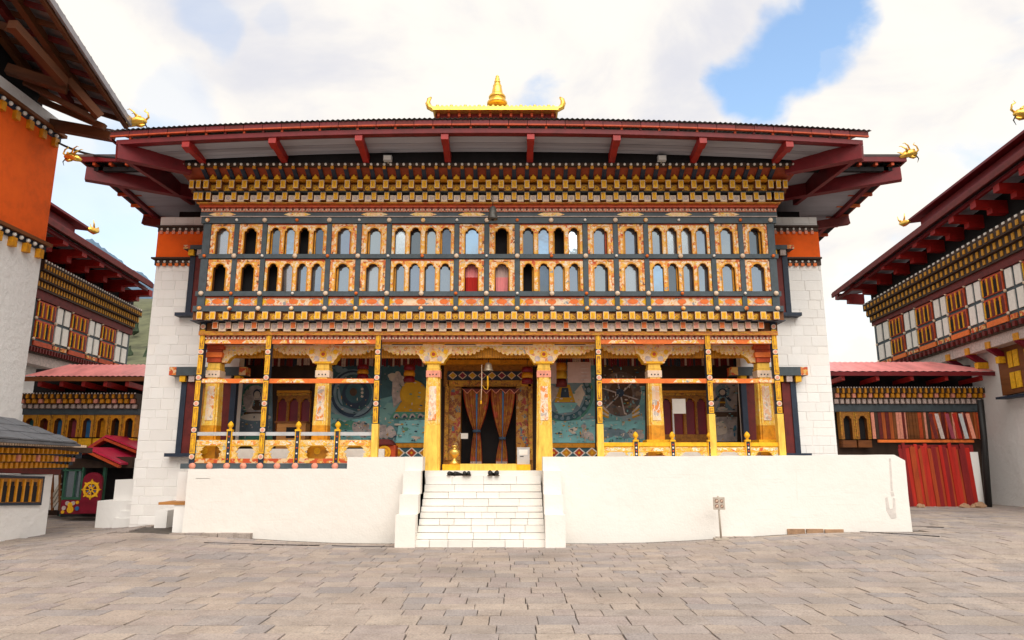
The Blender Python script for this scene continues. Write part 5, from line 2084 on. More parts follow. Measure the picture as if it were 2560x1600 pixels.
YCU = 19.3
curtain(1191, 66, 15, 30, 975, 1078, 1162, 1192, 1190, YCU, 'gold brocade curtain with blue stripe tied at the middle, left half of the doorway')
curtain(1257, 62, 12, 30, 975, 1096, 1162, 1256, 1254, YCU, 'gold brocade curtain with blue stripe tied lower down, right half of the doorway')
b = MB()
for c in (1168, 1192, 1216, 1240, 1264, 1286):
    x, z = xx(c, 976, YCU - .1), zz(972, YCU - .1)
    b.prism([(x - .14, z), (x + .14, z), (x, z - .14)], YCU - .115, YCU - .105, 0)
    b.prism([(x - .12, z), (x + .12, z), (x, z - .11)], YCU - .125, YCU - .115, 1)
tag(b.build('door_pelmet', [PINKPAINT, BROWNRED]), 'row of pointed dark red flags with pink hems above the door curtains', 'pelmet')

# hanging cloth banners and white sheets in the porch
for px, y0, y1, lab in ((908, 912, 948, 'red and gold round cloth banner hanging before the dark ringed mural'), (1024, 912, 956, 'red and gold round cloth banner hanging above the gold disc mural'),
                        (1318, 918, 960, 'small dark red round banner hanging at the right top corner of the door'), (1403, 908, 968, 'gold round cloth banner hanging between the two white sheets')):
    Y = 18.9
    x = xx(px, y0, Y)
    t = thing('hanging_banner', lab, 'banner', (x, Y, zz(y1, Y)), 'round cloth banners in the porch')
    zt, zb_ = zz(y0, Y), zz(y1, Y)
    H = zt - zb_
    for k in range(3):
        b = MB()
        z1, z0 = zt - H * k / 3, zt - H * (k + 1) / 3 + .01
        b.lathe((x, Y, z0), [(.15, 0), (.155, (z1 - z0) * .5), (.13, z1 - z0)], 14, 0)
        b.build('tier', (BURGUNDY, GOLDDEEP, BURGUNDY)[k] if px != 1403 else (GOLDDEEP, MGOLD, BROWNRED)[k], t)
    b = MB()
    b.tube([(x, Y, zt - .02), (x, Y, 4.67)], .008, 5)
    b.build('cord', RUBBER, t)
for p0, p1, y0, y1, lab in ((1371, 1391, 905, 959, 'narrow pinkish white cloth sheet hanging beside the column right of the door'), (1419, 1477, 906, 957, 'wide pinkish white cloth sheet hanging high in the porch right of the door')):
    Y = 18.6
    b = MB()
    n = 10
    vs = []
    for j in range(5):
        for i in range(n + 1):
            vs.append((xx(p0 + (p1 - p0) * i / n, 930, Y), Y + .015 * sin(i * 1.3 + j * .4) * j / 4, zz(y0 + (y1 - y0) * j / 4, Y)))
    b.add(vs, [(j * (n + 1) + i, j * (n + 1) + i + 1, (j + 1) * (n + 1) + i + 1, (j + 1) * (n + 1) + i) for j in range(4) for i in range(n)], 0, True)
    b.tube([(xx(p0, 905, Y), Y, zz(y0, Y)), (xx(p1, 905, Y), Y, zz(y0, Y))], .012, 5)
    if p0 > 1400:
        for k in range(5):
            bx(b, p1 - 24, p1 - 6, y0 + 6 + k * 9, y0 + 7.6 + k * 9, Y - .022, .004, 1)
    tag(b.build('cloth_sheet', [PINKPAPER, MGREY]), lab, 'cloth', 'white cloth sheets in the porch')

# brass vase and donation box on the threshold
Yv = 17.55
zv = zz(1161, YC - .12) + .002
xv = xx(1136, 1150, Yv)
b = MB()
hh = zz(1113, Yv) - zv
b.lathe((xv, Yv, zv), [(.125, 0), (.12, hh * .08), (.06, hh * .22), (.035, hh * .30), (.06, hh * .38), (.13, hh * .52), (.135, hh * .68), (.11, hh * .76), (.045, hh * .82), (.05, hh * .9), (.08, hh * .94), (.07, hh)], 20)
tag(b.build('brass_vase', BRASS), 'yellow brass altar vase on a foot standing at the left of the doorway', 'vase')
t = thing('donation_box', 'grey metal donation box with white label standing at the right of the doorway', 'box', (xx(1308, 1150, Yv), Yv, zv))
b = MB()
x0, x1 = xx(1293, 1140, Yv), xx(1324, 1140, Yv)
b.box(x0, x1, Yv, Yv + .24, zv, zz(1119, Yv))
b.box(x0 - .006, x1 + .006, Yv - .006, Yv + .246, zz(1121, Yv), zz(1118.5, Yv))
b.build('body', GREYMETAL, t)
b = MB()
bx(b, 1298, 1319, 1124, 1137, Yv - .004, .006, 0)
b.build('label', PAPER, t)
b = MB()
bx(b, 1300, 1309, 1140, 1142, Yv - .003, .006, 0)
b.build('slot', BLACK, t)
b = MB()
bx(b, 1152, 1170, 1083, 1097, 19.1, .01, 0)
b.tube([(xx(1152, 1083, 19.1), 19.1, zz(1084, 19.1)), (xx(1150, 1080, 19.5), 19.56, zz(1080, 19.5))], .008, 4)
tag(b.build('notice_card', PAPER), 'small white card hanging at the left edge of the dark doorway', 'notice')
t = thing('notice_stand', 'white notice board on a thin metal pole before the right altar window', 'sign', (xx(1686, 1150, 18.4), 18.4, FLOORZ))
b = MB()
bx(b, 1681, 1714, 997, 1034, 18.4, .02, 0)
b.build('board', PAPER, t)
b = MB()
xq = xx(1683, 1050, 18.43)
b.tube([(xq, 18.43, FLOORZ), (xq, 18.43, zz(1034, 18.43) + .1)], .024, 8)
b.lathe((xq, 18.43, FLOORZ), [(.16, 0), (.15, .03), (.03, .04)], 14)
b.build('pole', GREYMETAL, t)
Yd = 18.3
t = thing('prayer_drum', 'red boxed prayer drum with gold disc under a small roof, left of the door column', 'prayer drum', (xx(965, 1140, Yd), Yd, FLOORZ))
b = MB()
bx(b, 942, 988, 1113, 1165, Yd, .4, 0)
b.build('case', REDORANGE, t)
b = MB()
b.disc(xx(961, 1131, Yd), zz(1131, Yd), .17, Yd - .04, Yd + .02, 20, 0)
b.ring(xx(961, 1131, Yd), zz(1131, Yd), .10, .13, Yd - .05, Yd - .03, 20, 1)
b.disc(xx(961, 1131, Yd), zz(1131, Yd), .05, Yd - .055, Yd - .03, 10, 1)
b.build('disc', [GOLDPAINT, GOLDDEEP], t)
b = MB()
x0, x1, xm = xx(938, 1112, Yd), xx(984, 1112, Yd), xx(960, 1112, Yd)
b.prism([(x0, zz(1112, Yd)), (x1, zz(1112, Yd)), (x1 - .06, zz(1104, Yd)), (xm + .12, zz(1098, Yd)), (xm - .12, zz(1098, Yd)), (x0 + .06, zz(1104, Yd))], Yd - .08, Yd + .5)
b.build('roof', BROWNRED, t)
b = MB()
Yx = 18.9
bx(b, 690, 762, 1057, 1150, Yx, .4, 0)
bx(b, 686, 766, 1053, 1057, Yx - .04, .5, 1)
bx(b, 715, 740, 1068, 1095, Yx - .01, .02, 2)
tag(b.build('altar_table', [PLANK, BROWN, BLACK]), 'brown wooden altar cabinet before the left altar window of the porch', 'cabinet')

# flood lights clipped to the cornice edge
for px, lab in ((969, 'small white flood light on the cornice edge left of centre'), (1655, 'small white flood light on the cornice edge right of centre')):
    t = thing('flood_light', lab, 'lamp', (xx(px, 410, YD - .1), YD - .1, zD), 'flood lights on the cornice')
    x = xx(px, 410, YD - .1)
    b = MB()
    b.box(x - .10, x + .10, YD - .16, YD - .04, zD + .02, zD + .15)
    b.build('housing', GREYMETAL, t)
    b = MB()
    b.box(x - .085, x + .085, YD - .168, YD - .158, zD + .035, zD + .135)
    b.build('lens', PAPER, t)
    b = MB()
    b.bar((x, YD - .08, zD + .03), (x, YD + .02, zD), .03, .02)
    b.build('bracket', STEEL, t)

# visitor sign on its post
Ys = 16.05
t = thing('sign_post', 'thin post with small square pictogram sign before the right terrace wall', 'sign', (xx(1800, 1348, Ys), Ys, gz(4.8, Ys)))
zg = gz(4.8, Ys)
b = MB()
x = xx(1798, 1300, Ys)
b.tube([(x + .02, Ys, zg), (x, Ys, zz(1240, Ys))], .022, 8)
b.box(x - .13, x + .17, Ys - .09, Ys + .1, zg - .01, zg + .03)
b.build('pole', STEEL, t)
b = MB()
x0, x1 = xx(1782, 1258, Ys), xx(1811, 1258, Ys)
z0, z1 = zz(1274, Ys), zz(1243, Ys)
b.box(x0, x1, Ys - .035, Ys - .02, z0, z1)
sp = b.build('plate', STEEL, t)
b = MB()
w, h = x1 - x0, z1 - z0
for (u, v, rr_) in ((.3, .7, .16), (.72, .7, .14), (.3, .28, .16), (.74, .28, .13)):
    b.disc(x0 + w * u, z0 + h * v, w * rr_, Ys - .039, Ys - .034, 12, 0)
    b.disc(x0 + w * u, z0 + h * v, w * rr_ * .7, Ys - .042, Ys - .038, 12, 1)
    b.bar((x0 + w * (u - .1), Ys - .043, z0 + h * (v + .1)), (x0 + w * (u + .1), Ys - .043, z0 + h * (v - .1)), .003, .018, 0, (0, 1, 0))
b.build('pictogram', [BROWNRED, CREAMP], sp)

# ------------------------------------------------------------------ side buildings
def line(p, q):
    return lambda px: p[1] + (q[1] - p[1]) * (px - p[0]) / (q[0] - p[0])


def onX(px, py, X):
    d = ray(px, py)
    t = X / d.x
    return Vector((X, d.y * t, EYE + d.z * t))


class WallFace:
    """A wall running away from the viewer at x = X. Pixel columns give positions along it, named lines give heights."""

    def __init__(s, X, mid, lines):
        s.X, s.mid, s.L = X, mid, lines
        s.s = -1 if X > 0 else 1            # direction towards the courtyard

    def y(s, px):
        return onX(px, s.mid(px), s.X).y

    def z(s, px, key, dz=0.):
        py = s.L[key](px) if isinstance(key, str) else s.L[key[0]](px) * (1 - key[2]) + s.L[key[1]](px) * key[2]
        return at(px, py, s.y(px)).z + dz

    def box(s, b, pa, pb, kb, kt, o0, o1, m=0):
        """Block between columns pa, pb and lines kb (bottom), kt (top), standing out from o0 to o1 metres."""
        ya, yb_ = s.y(pa), s.y(pb)
        x0, x1 = s.X + s.s * o0, s.X + s.s * o1
        b.hexa([(x0, ya, s.z(pa, kb)), (x1, ya, s.z(pa, kb)), (x1, yb_, s.z(pb, kb)), (x0, yb_, s.z(pb, kb)),
                (x0, ya, s.z(pa, kt)), (x1, ya, s.z(pa, kt)), (x1, yb_, s.z(pb, kt)), (x0, yb_, s.z(pb, kt))], m)


WINGGOLD = mat('wing_amber_paint', (.60, .27, .014), .6, .4, 9)


def wing(name, label, X, mid, lines, near, far, bays, wallx, eave, Xe, raft, tier, wtop):
    Wf = WallFace(X, mid, lines)
    ynear, yfar = Wf.y(near), Wf.y(far)
    T = thing(name, label, 'building', (wallx, (ynear + yfar) / 2, 0), 'side wings of the courtyard')
    sg = Wf.s
    b = MB()
    xb = wallx - sg * 5
    zc = Wf.z(far, 'wb')
    b.box(min(wallx, xb), max(wallx, xb), min(ynear, yfar) - 3, yfar, -.1, Wf.z(far, 'ct') + .2)
    b.build('wall', ROUGHW, T)
    b = MB()
    Wf.box(b, near, far, 'pb', 'ct', -.75, 0.0, 0)
    b.build('upper_floor', BLUEGREY, T)
    # cornice: three stepped courses of tiny blocks, dots on the upper edge
    b = MB()
    for k, (f0, f1, o0) in enumerate(((0, .30, .18), (.30, .62, .30), (.62, 1, .44))):
        Wf.box(b, near, far, ('cb', 'ct', f0), ('cb', 'ct', f1), .0, o0, 0)
    Wf.box(b, near, far, 'wt', 'cb', .0, .10, 1)
    b.build('cornice', [DARKWOOD, BROWNRED], T)
    b = MB()
    n = 42
    for k in range(n):
        pa = 1 / (1 / (near - 1280) + (1 / (far - 1280) - 1 / (near - 1280)) * (k + .1) / n) + 1280
        pb_ = 1 / (1 / (near - 1280) + (1 / (far - 1280) - 1 / (near - 1280)) * (k + .5) / n) + 1280
        Wf.box(b, pa, pb_, ('cb', 'ct', .08), ('cb', 'ct', .26), .18, .21, 0)
        hp = (pb_ - pa) * 1.1
        Wf.box(b, pa + hp, pb_ + hp, ('cb', 'ct', .36), ('cb', 'ct', .58), .30, .33, 0)
        Wf.box(b, pa, pb_, ('cb', 'ct', .68), ('cb', 'ct', .84), .44, .47, 0)
        Wf.box(b, pa, pb_, ('cb', 'ct', .93), ('cb', 'ct', 1.0), .44, .47, 2)
        Wf.box(b, pa, pb_, ('db', 'pb', .2), ('db', 'pb', .9), .04, .14, 3)
    b.build('cornice_blocks', [WINGGOLD, BROWN, WHITEP, BROWNRED], T, kind='stuff')
    b = MB()
    Wf.box(b, near, far, 'db', 'pb', -.3, .04, 0)
    Wf.box(b, near, far, 'mb', 'db', -.5, -.05, 1)
    b.build('lower_moulding', [DARKWOOD, PALEPANEL], T)
    # bays: windows and white panels in a dark frame
    for kind, pa, pb_ in bays:
        g_ = (pb_ - pa) * .03
        if kind == 'Q':
            for (kb, kt) in ((('wm', 'wt', .07), ('wm', 'wt', .96)), (('wb', 'wm', .06), ('wb', 'wm', .93))):
                b = MB()
                Wf.box(b, pa + g_, pb_ - g_, kb, kt, 0, .05, 0)
                w = b.build('window', REDORANGE, T)
                q = (pb_ - pa - 2 * g_) / 4
                for k in range(4):
                    c0 = pa + g_ + q * k + q * .22
                    b = MB()
                    k0 = (kb[0], kb[1], kb[2] + (kt[2] - kb[2]) * .04)
                    k1 = (kb[0], kb[1], kb[2] + (kt[2] - kb[2]) * .74)
                    k2 = (kb[0], kb[1], kb[2] + (kt[2] - kb[2]) * .90)
                    Wf.box(b, c0, c0 + q * .56, k0, k1, .03, .056, 0)
                    Wf.box(b, c0 + q * .14, c0 + q * .42, k1, k2, .03, .056, 0)
                    b.build('pane', BROWNRED if k % 2 else BLACK, w)
                    b = MB()
                    Wf.box(b, c0 - q * .22, c0 - q * .06, k0, k2, .05, .075, 0)
                    b.build('mullion', GOLDPAINT, w)
            b = MB()
            Wf.box(b, pa + g_, pb_ - g_, ('pb', 'wb', .15), ('pb', 'wb', .8), 0, .06, 0)
            b.build('red_panel', REDORANGE if X < 0 else ORANGERAIL, T)
        else:
            h = (pb_ - pa) / 2
            for k in range(2):
                for (kb, kt) in ((('wm', 'wt', .08), ('wm', 'wt', .95)), (('wb', 'wm', .05), ('wb', 'wm', .92))):
                    b = MB()
                    Wf.box(b, pa + h * k + h * .14, pa + h * k + h * .86, kb, kt, 0, .04, 0)
                    b.build('white_panel', WHITEP, T)
                b = MB()
                Wf.box(b, pa + h * k + h * .14, pa + h * k + h * .86, ('pb', 'wb', .2), ('pb', 'wb', .75), 0, .05, 0)
                b.build('flower_panel', REDFLORAL, T)
        for key in ('wt', 'wm', 'wb'):
            b = MB()
            p = Vector((Wf.X + sg * .05, Wf.y(pa), Wf.z(pa, key)))
            b.ball(p, .06, 0, 6, 4)
            b.build('boss', CREAMP, T)
    # roof with maroon rafters
    (e0, e1) = eave
    A, B_ = onX(e0[0], e0[1], Xe), onX(e1[0], e1[1], Xe)
    d = (A - B_)
    A2 = A + d * .6
    th = .34
    xin = wallx - sg * 2.5
    rise = .9
    b = MB()
    b.hexa([A2, B_, (xin, B_.y, B_.z + rise), (xin, A2.y, A2.z + rise), A2 + Vector((0, 0, .06)), B_ + Vector((0, 0, .06)), (xin, B_.y, B_.z + rise + .06), (xin, A2.y, A2.z + rise + .06)])
    RF = b.build('roof', MAROON, T)
    b = MB()
    b.bar(A2 - Vector((0, 0, .10)), B_ - Vector((0, 0, .10)), .08, .20, 0)
    b.build('fascia', BROWNRED, RF)
    b = MB()
    b.bar(A2 + Vector((-sg * .25, 0, -.26)), B_ + Vector((-sg * .25, 0, -.26)), .12, .12, 0)
    b.build('purlin', MAROON, RF)
    b = MB()
    q0, q1 = A2 + Vector((-sg * .3, 0, -.14)), B_ + Vector((-sg * .3, 0, -.14))
    b.hexa([q0, q1, (X - sg * .7, q1.y, q1.z + .25), (X - sg * .7, q0.y, q0.z + .25), q0 + Vector((0, 0, .03)), q1 + Vector((0, 0, .03)), (X - sg * .7, q1.y, q1.z + .28), (X - sg * .7, q0.y, q0.z + .28)])
    b.build('soffit', GREYBOARD, RF)
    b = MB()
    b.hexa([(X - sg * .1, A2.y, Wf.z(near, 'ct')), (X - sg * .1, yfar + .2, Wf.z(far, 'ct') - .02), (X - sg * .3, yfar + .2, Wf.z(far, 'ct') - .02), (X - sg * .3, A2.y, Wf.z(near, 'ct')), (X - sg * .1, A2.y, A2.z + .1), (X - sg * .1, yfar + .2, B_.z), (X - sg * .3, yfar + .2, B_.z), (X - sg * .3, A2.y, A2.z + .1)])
    b.build('attic_dark', BLACK, RF)  # black fill painted in for the shaded space behind the rafters
    for (px, py) in raft:
        p = onX(px, py, Xe - sg * .2)
        b = MB()
        b.bar(p, (X - sg * .3, p.y, p.z - .02), .30, .26, 0)
        b.bar((Xe - sg * .75, p.y, p.z - .22), (X - sg * .3, p.y, p.z - .26), .28, .24, 0)
        b.build('rafter', REDPAINT, RF)
    # upper roof tier ending in a gilded finial
    tp = onX(tier[0], tier[1], Xe - sg * .5)
    end = A2 + Vector((-sg * .5, 0, .75))
    b = MB()
    b.hexa([end, tp, (xin, tp.y, tp.z + .5), (xin, end.y, end.z + .5), end + Vector((0, 0, .10)), tp + Vector((0, 0, .08)), (xin, tp.y, tp.z + .6), (xin, end.y, end.z + .6)])
    b.hexa([end + Vector((-sg * .3, 0, -.5)), tp + Vector((-sg * .3, -.6, -.42)), (xin, tp.y - .6, tp.z - .4), (xin, end.y, end.z - .4), end + Vector((-sg * .3, 0, .0)), tp + Vector((-sg * .3, -.6, 0)), (xin, tp.y - .6, tp.z + .4), (xin, end.y, end.z + .4)])
    b.build('upper_roof', MAROON, T)
    b = MB()
    p = tp
    b.tube([p + Vector((0, -.3, 0)), p + Vector((0, .05, .04)), p + Vector((0, .25, .12)), p + Vector((0, .33, .28))], [.08, .14, .10, .02], 8)
    b.tube([p + Vector((0, .05, .12)), p + Vector((.02, .0, .3)), p + Vector((0, -.05, .45))], [.05, .03, .01], 6)
    b.tube([p + Vector((0, .12, .10)), p + Vector((-.15, .15, .2)), p + Vector((-.22, .1, .36))], [.05, .03, .01], 6)
    b.build('dragon_finial', GOLDMETAL, T)
    return T, Wf


# left wing
lines = dict(ct=line((97, 667), (363, 797)), cb=line((91, 728), (322, 824)), wt=line((91, 750), (317, 837)), wm=line((88, 795), (317, 872)), wb=line((85, 846), (317, 912)),
             pb=line((82, 864), (317, 926)), db=line((80, 880), (317, 940)), mb=line((78, 905), (317, 960)))
wing('courtyard_wing', 'left courtyard wing behind the tower, white panels and orange windows under maroon eaves', -17.0, line((88, 810), (317, 880)), lines, 60, 320,
     [('Q', 85, 133), ('W', 134, 171), ('Q', 172, 215), ('W', 216, 247), ('Q', 248, 284), ('W', 285, 316)], -17.6, ((119, 543), (382, 710)), -15.6,
     [(165, 604), (212, 634), (255, 659), (299, 684), (342, 708), (377, 733)], (232, 579), 0)
lines = dict(ct=line((2150, 784), (2560, 557)), cb=line((2188, 808), (2560, 632)), wt=line((2192, 815), (2560, 654)), wm=line((2195, 862), (2560, 708)), wb=line((2198, 902), (2560, 766)),
             pb=line((2198, 915), (2560, 790)), db=line((2198, 930), (2560, 808)), mb=line((2198, 950), (2560, 836)))
T_, Wr = wing('courtyard_wing', 'right courtyard wing with white panels and orange windows under long maroon eaves', 17.0, line((2195, 860), (2560, 705)), lines, 2760, 2190,
              [('W', 2195, 2228), ('Q', 2229, 2263), ('W', 2264, 2294), ('Q', 2295, 2337), ('W', 2338, 2372), ('Q', 2373, 2419), ('W', 2420, 2459), ('Q', 2460, 2515), ('W', 2516, 2562), ('Q', 2564, 2625), ('W', 2626, 2690)],
              17.7, ((2560, 372), (2080, 735)), 15.8,
              [(2091, 742), (2129, 718), (2164, 692), (2205, 666), (2245, 638), (2286, 609), (2331, 578), (2377, 548), (2432, 512), (2490, 470), (2555, 425)], (2262, 560), 0)
# brackets under the right upper floor and the lower timber window
for px in (2355, 2402, 2452, 2520):
    y = Wr.y(px)
    z = Wr.z(px, 'mb')
    b = MB()
    b.bar((17.05, y, z + .02), (17.75, y, z - .45), .16, .20, 0)
    b.box(17.0, 17.3, y - .12, y + .12, z - .02, z + .22, 1)
    b.box(17.3, 17.72, y - .10, y + .10, z - .55, z - .32, 2)
    b.build('bracket', [BURGUNDY, GOLDDEEP, GOLDPAINT], T_)
Wl = WallFace(17.68, line((2500, 920), (2560, 920)), dict(a=line((2515, 988), (2560, 980)), b=line((2510, 868), (2560, 852)), c=line((2505, 845), (2560, 826))))
b = MB()
Wl.box(b, 2508, 2600, 'a', 'b', 0, .16, 0)
w = b.build('lower_window', BROWN, T_)
b = MB()
for pa, pb_ in ((2535, 2546), (2549, 2562)):
    for f0, f1 in ((.1, .42), (.52, .84)):
        Wl.box(b, pa, pb_, ('a', 'b', f0), ('a', 'b', f1), .1, .19, 0)
b.build('pane', GOLDPAINT, w)
b = MB()
Wl.box(b, 2502, 2610, 'b', 'c', 0, .3, 0)
b.build('lintel', DARKWOOD, w)
b = MB()
k = 0
for pa in range(2506, 2600, 9):
    Wl.box(b, pa, pa + 5, ('b', 'c', .2), ('b', 'c', .8), .3, .36, 0)
b.build('lintel_blocks', GOLDPAINT, w, kind='stuff')
b = MB()
p = onX(2512, 991, 17.4)
b.box(17.3, 17.7, Wl.y(2600), Wl.y(2505), p.z - .08, p.z)
b.build('sill', DARKBLUE, w)
dragon_finial(onX(2568, 288, 14.9), -1, T_, 1.1)

# ------------------------------------------------------------------ low galleries between temple and wings
def gallery(label, p0, p1, Y, yr, rows, arch, colors, side):
    T = thing('gallery', label, 'building', (xx((p0 + p1) / 2, 1100, Y), Y, 0), 'low galleries with sheen-painted red roofs')
    z = lambda k: zz(k, Y)
    x0, x1 = xx(p0, 1000, Y), xx(p1, 1000, Y)
    b = MB()
    b.box(x0, x1, Y + .3, Y + .6, -.1, z(rows['arch_b']), 0)
    b.box(x0, x1, Y + .35, Y + .6, z(rows['arch_b']), zz(yr[1], Y - 1.0) + .40, 1)  # black backing put in for the shade under the roof
    b.build('wall', [DARKWOOD, BLACK], T)
    Yr = Y - 1.0
    zr = zz(yr[1], Yr)
    dz = .55
    b = MB()
    xr0, xr1 = xx(p0 - 4, 930, Yr), xx(p1 + (42 if side > 0 else 20), 930, Yr)
    if side > 0:
        sheet(b, [(xr0, xr1, lambda x: zr, Yr), (xr0, xr1 - 1.6, lambda x: zr + dz, Yr + 1.5)], .012, 90)
    else:
        sheet(b, [(xr0, xr1, lambda x: zr, Yr), (xr0 + .5, xr1, lambda x: zr + dz * 1.05, Yr + 1.5)], .012, 90)
    b.build('roof', PINKROOF, T)
    b = MB()
    b.box(xr0, xr1, Yr + .02, Yr + .10, zr - .16, zr - .02)
    b.build('fascia', MAROON if side > 0 else BROWN, T)
    n = 5
    for i in range(n):
        x = xr0 + .5 + i * (xr1 - xr0 - 1.2) / (n - 1)
        b = MB()
        b.bar((x, Yr + .12, zr - .24), (x, Y + .4, zr - .30), .12, .16)
        b.build('rafter', REDPAINT, T)
    b = MB()
    b.box(x0, x1, Y - .30, Y + .4, z(rows['d1']), z(rows['dots']), 0)
    b.box(x0, x1, Y - .18, Y + .4, z(rows['d2']), z(rows['d1']), 0)
    b.box(x0, x1, Y - .06, Y + .4, z(rows['d3']), z(rows['d2']), 0)
    b.box(x0, x1, Y - .04, Y + .4, z(rows['beam']), z(rows['d3']), 1)
    b.build('cornice', [DARKWOOD, BLUEGREY], T)
    b = MB()
    nb_ = int((x1 - x0) / .20)
    for i in range(nb_):
        xa = x0 + (i + .2) * (x1 - x0) / nb_
        h0, h1, h2, h3 = z(rows['d3']), z(rows['d2']), z(rows['d1']), z(rows['dots'])
        b.box(xa, xa + .125, Y - .16, Y - .05, h0 + .02, h1 - .03, 1)
        b.box(xa, xa + .115, Y - .28, Y - .17, h1 + .01, h2 - .02, 0 if i % 3 else 2)
        b.box(xa + .02, xa + .09, Y - .36, Y - .28, h2, h3 - .04, 0)
        b.ball((xa + .05, Y - .34, h3 - .01), .028, 3, 5, 3)
        b.ball((xa + .15, Y - .34, h3 - .01), .028, 3, 5, 3)
    b.build('cornice_blocks', [GOLDDEEP, PALEPANEL, PINKPAINT, WHITEP], T, kind='stuff')
    for (c, w, mname) in arch:
        b = MB()
        xa, xb = xx(c - w / 2, 1065, Y), xx(c + w / 2, 1065, Y)
        zb0_, zt0 = z(rows['arch_b']), z(rows['beam'])
        arch_frame(b, xa + .01, xb - .01, zb0_, zt0, Y, Y + .25, [((xa + xb) / 2, (xb - xa) * .27)], zb0_ + (zt0 - zb0_) * .68, (zt0 - zb0_) * .17, 0, 1)
        b.box(xa + .01, xa + .05, Y - .02, Y, zb0_, zt0, 2)
        b.box(xb - .05, xb - .01, Y - .02, Y, zb0_, zt0, 2)
        f = b.build('arch_window', [AMBERWOOD if side > 0 else GOLDDEEP, BROWN, BLUEGOLD], T)
        b = MB()
        b.box((xa + xb) / 2 - (xb - xa) * .27, (xa + xb) / 2 + (xb - xa) * .27, Y + .2, Y + .24, zb0_, zb0_ + (zt0 - zb0_) * .86)
        b.build('shutter', mname, f)
        b = MB()
        b.box(xa + .03, xb - .03, Y - .02, Y + .3, z(rows['arch_b']) - .30, z(rows['arch_b']) - .04, 0)
        b.build('gold_panel', GOLDPAINT if side < 0 else BROWN, T)
    return T


ROSE = ROSEPAINT
gallery('low gallery behind the left shrine with blue, rose and amber arched shutters', 62, 350, 23.5, (922, 940), dict(dots=985, d1=998, d2=1010, d3=1023, beam=1037, arch_b=1093), [(73, 36, TEALPAINT), (109, 36, BROWNRED), (145, 36, BLUEPAINT), (181, 36, ROSE), (217, 36, BLUEPAINT), (253, 36, GOLDDEEP), (288, 34, BLACK), (322, 34, BLACK)], None, -1)
RUST = mat('rust_orange_paint', (.42, .09, .015), .7, .4, 4, .1, stretch=(3, 3, .4))
GR = gallery('low gallery right of the temple with dark arched windows behind a red plank fence', 2080, 2462, 26.5, (913, 928), dict(dots=970, d1=984, d2=996, d3=1011, beam=1029, arch_b=1098),
             [(2120, 38, BLACK), (2158, 38, BLACK)], None, 1)
rsl = random.Random(5)
p = 2180
while p < 2450:
    w = rsl.uniform(5, 10)
    b = MB()
    bx(b, p + .4, p + w - .4, 1031, 1097, 26.42 - rsl.uniform(0, .08), .06, 0)
    b.build('slat', rsl.choice((RUST, BROWN, REDORANGE, BROWNRED, RUST, DARKWOOD, PINKPAINT)), GR)
    p += w

# red plank fence with coloured cloths over its top rail, rubble at its foot
YFn = 25.2
T = thing('plank_fence', 'tall fence of upright red and rust planks closing the gap right of the temple', 'fence', (xx(2355, 1268, YFn), YFn, gz(15, 25)))
rf = random.Random(17)
p = 2262
fm = [REDCLOTH, mat('rust_red_plank', (.42, .06, .012), .8, .35, 3, .1, stretch=(3, 3, .3)), mat('dark_red_plank', (.25, .012, .012), .8, .35, 3, .1, stretch=(3, 3, .3)), mat('scarlet_plank', (.50, .024, .012), .8, .3, 3, .1, stretch=(3, 3, .3))]
while p < 2436:
    w = rf.uniform(6, 12)
    b = MB()
    top = 1113 + rf.uniform(-5, 12)
    x0, x1 = xx(p, 1200, YFn), xx(p + w, 1200, YFn)
    sl = -.10 * rf.uniform(.8, 1.2)
    zt, z0 = zz(top, YFn), gz(15, 25) - .05
    yy = YFn + .018 * (len(T.children) % 3)
    b.hexa([(x0, yy, z0), (x1 + .012, yy, z0), (x1 + .012, yy + .03, z0), (x0, yy + .03, z0), (x0 + sl, yy, zt), (x1 + sl + .012, yy, zt + rf.uniform(-.08, .08)), (x1 + sl + .012, yy + .03, zt), (x0 + sl, yy + .03, zt)])
    b.build('plank', fm[rf.randrange(4)], T)
    p += w
b = MB()
bx(b, 2255, 2442, 1112, 1275, YFn + .09, .04, 0)
b.build('backing_board', fm[2], T)
b = MB()
b.box(xx(2200, 1102, YFn), xx(2440, 1102, YFn), YFn + .1, YFn + .18, zz(1106, YFn), zz(1099, YFn))
b.build('rail', ORANGERAIL, T)
cl_ = [('dull red', BROWNRED), ('pale', PALEPANEL), ('rose', ROSE), ('scarlet', REDCLOTH), ('grey', GREYMETAL), ('salmon', PINKPAINT)]
for i, (p, (nm, m_)) in enumerate(zip((2330, 2346, 2372, 2390, 2406, 2424), cl_)):
    b = MB()
    n = 6
    vs = []
    for j in range(6):
        for k in range(n + 1):
            px = p - 5 + 10 * k / n + j * 2.0
            vs.append((xx(px, 1080, YFn - .05), YFn - .05 + .03 * sin(k * 2.2), zz(1034 + j * 12.5, YFn - .05)))
    b.add(vs, [(j * (n + 1) + k, j * (n + 1) + k + 1, (j + 1) * (n + 1) + k + 1, (j + 1) * (n + 1) + k) for j in range(5) for k in range(n)], 0, True)
    tag(b.build('hanging_cloth', m_), '%s cloth strip hanging above the red fence, %s of six' % (nm, ('first', 'second', 'third', 'fourth', 'fifth', 'last')[i]), 'cloth', 'cloth strips above the fence')
b = MB()
b.tube([(xx(2452, 1010, YFn), YFn, zz(1000, YFn)), (xx(2460, 1100, YFn), YFn, zz(1100, YFn)), (xx(2470, 1255, YFn - .3), YFn - .3, gz(17, 25))], .11, 8)
tag(b.build('drain_pipe', RUBBER), 'dark downpipe in the corner between the right gallery and the white wall', 'pipe')
b = MB()
b.box(xx(2436, 1200, YFn), xx(2456, 1200, YFn), YFn + .05, YFn + .3, -.1, zz(1130, YFn))
tag(b.build('wall_stub', WHITE), 'short whitewashed wall stub between the red fence and the downpipe', 'wall')
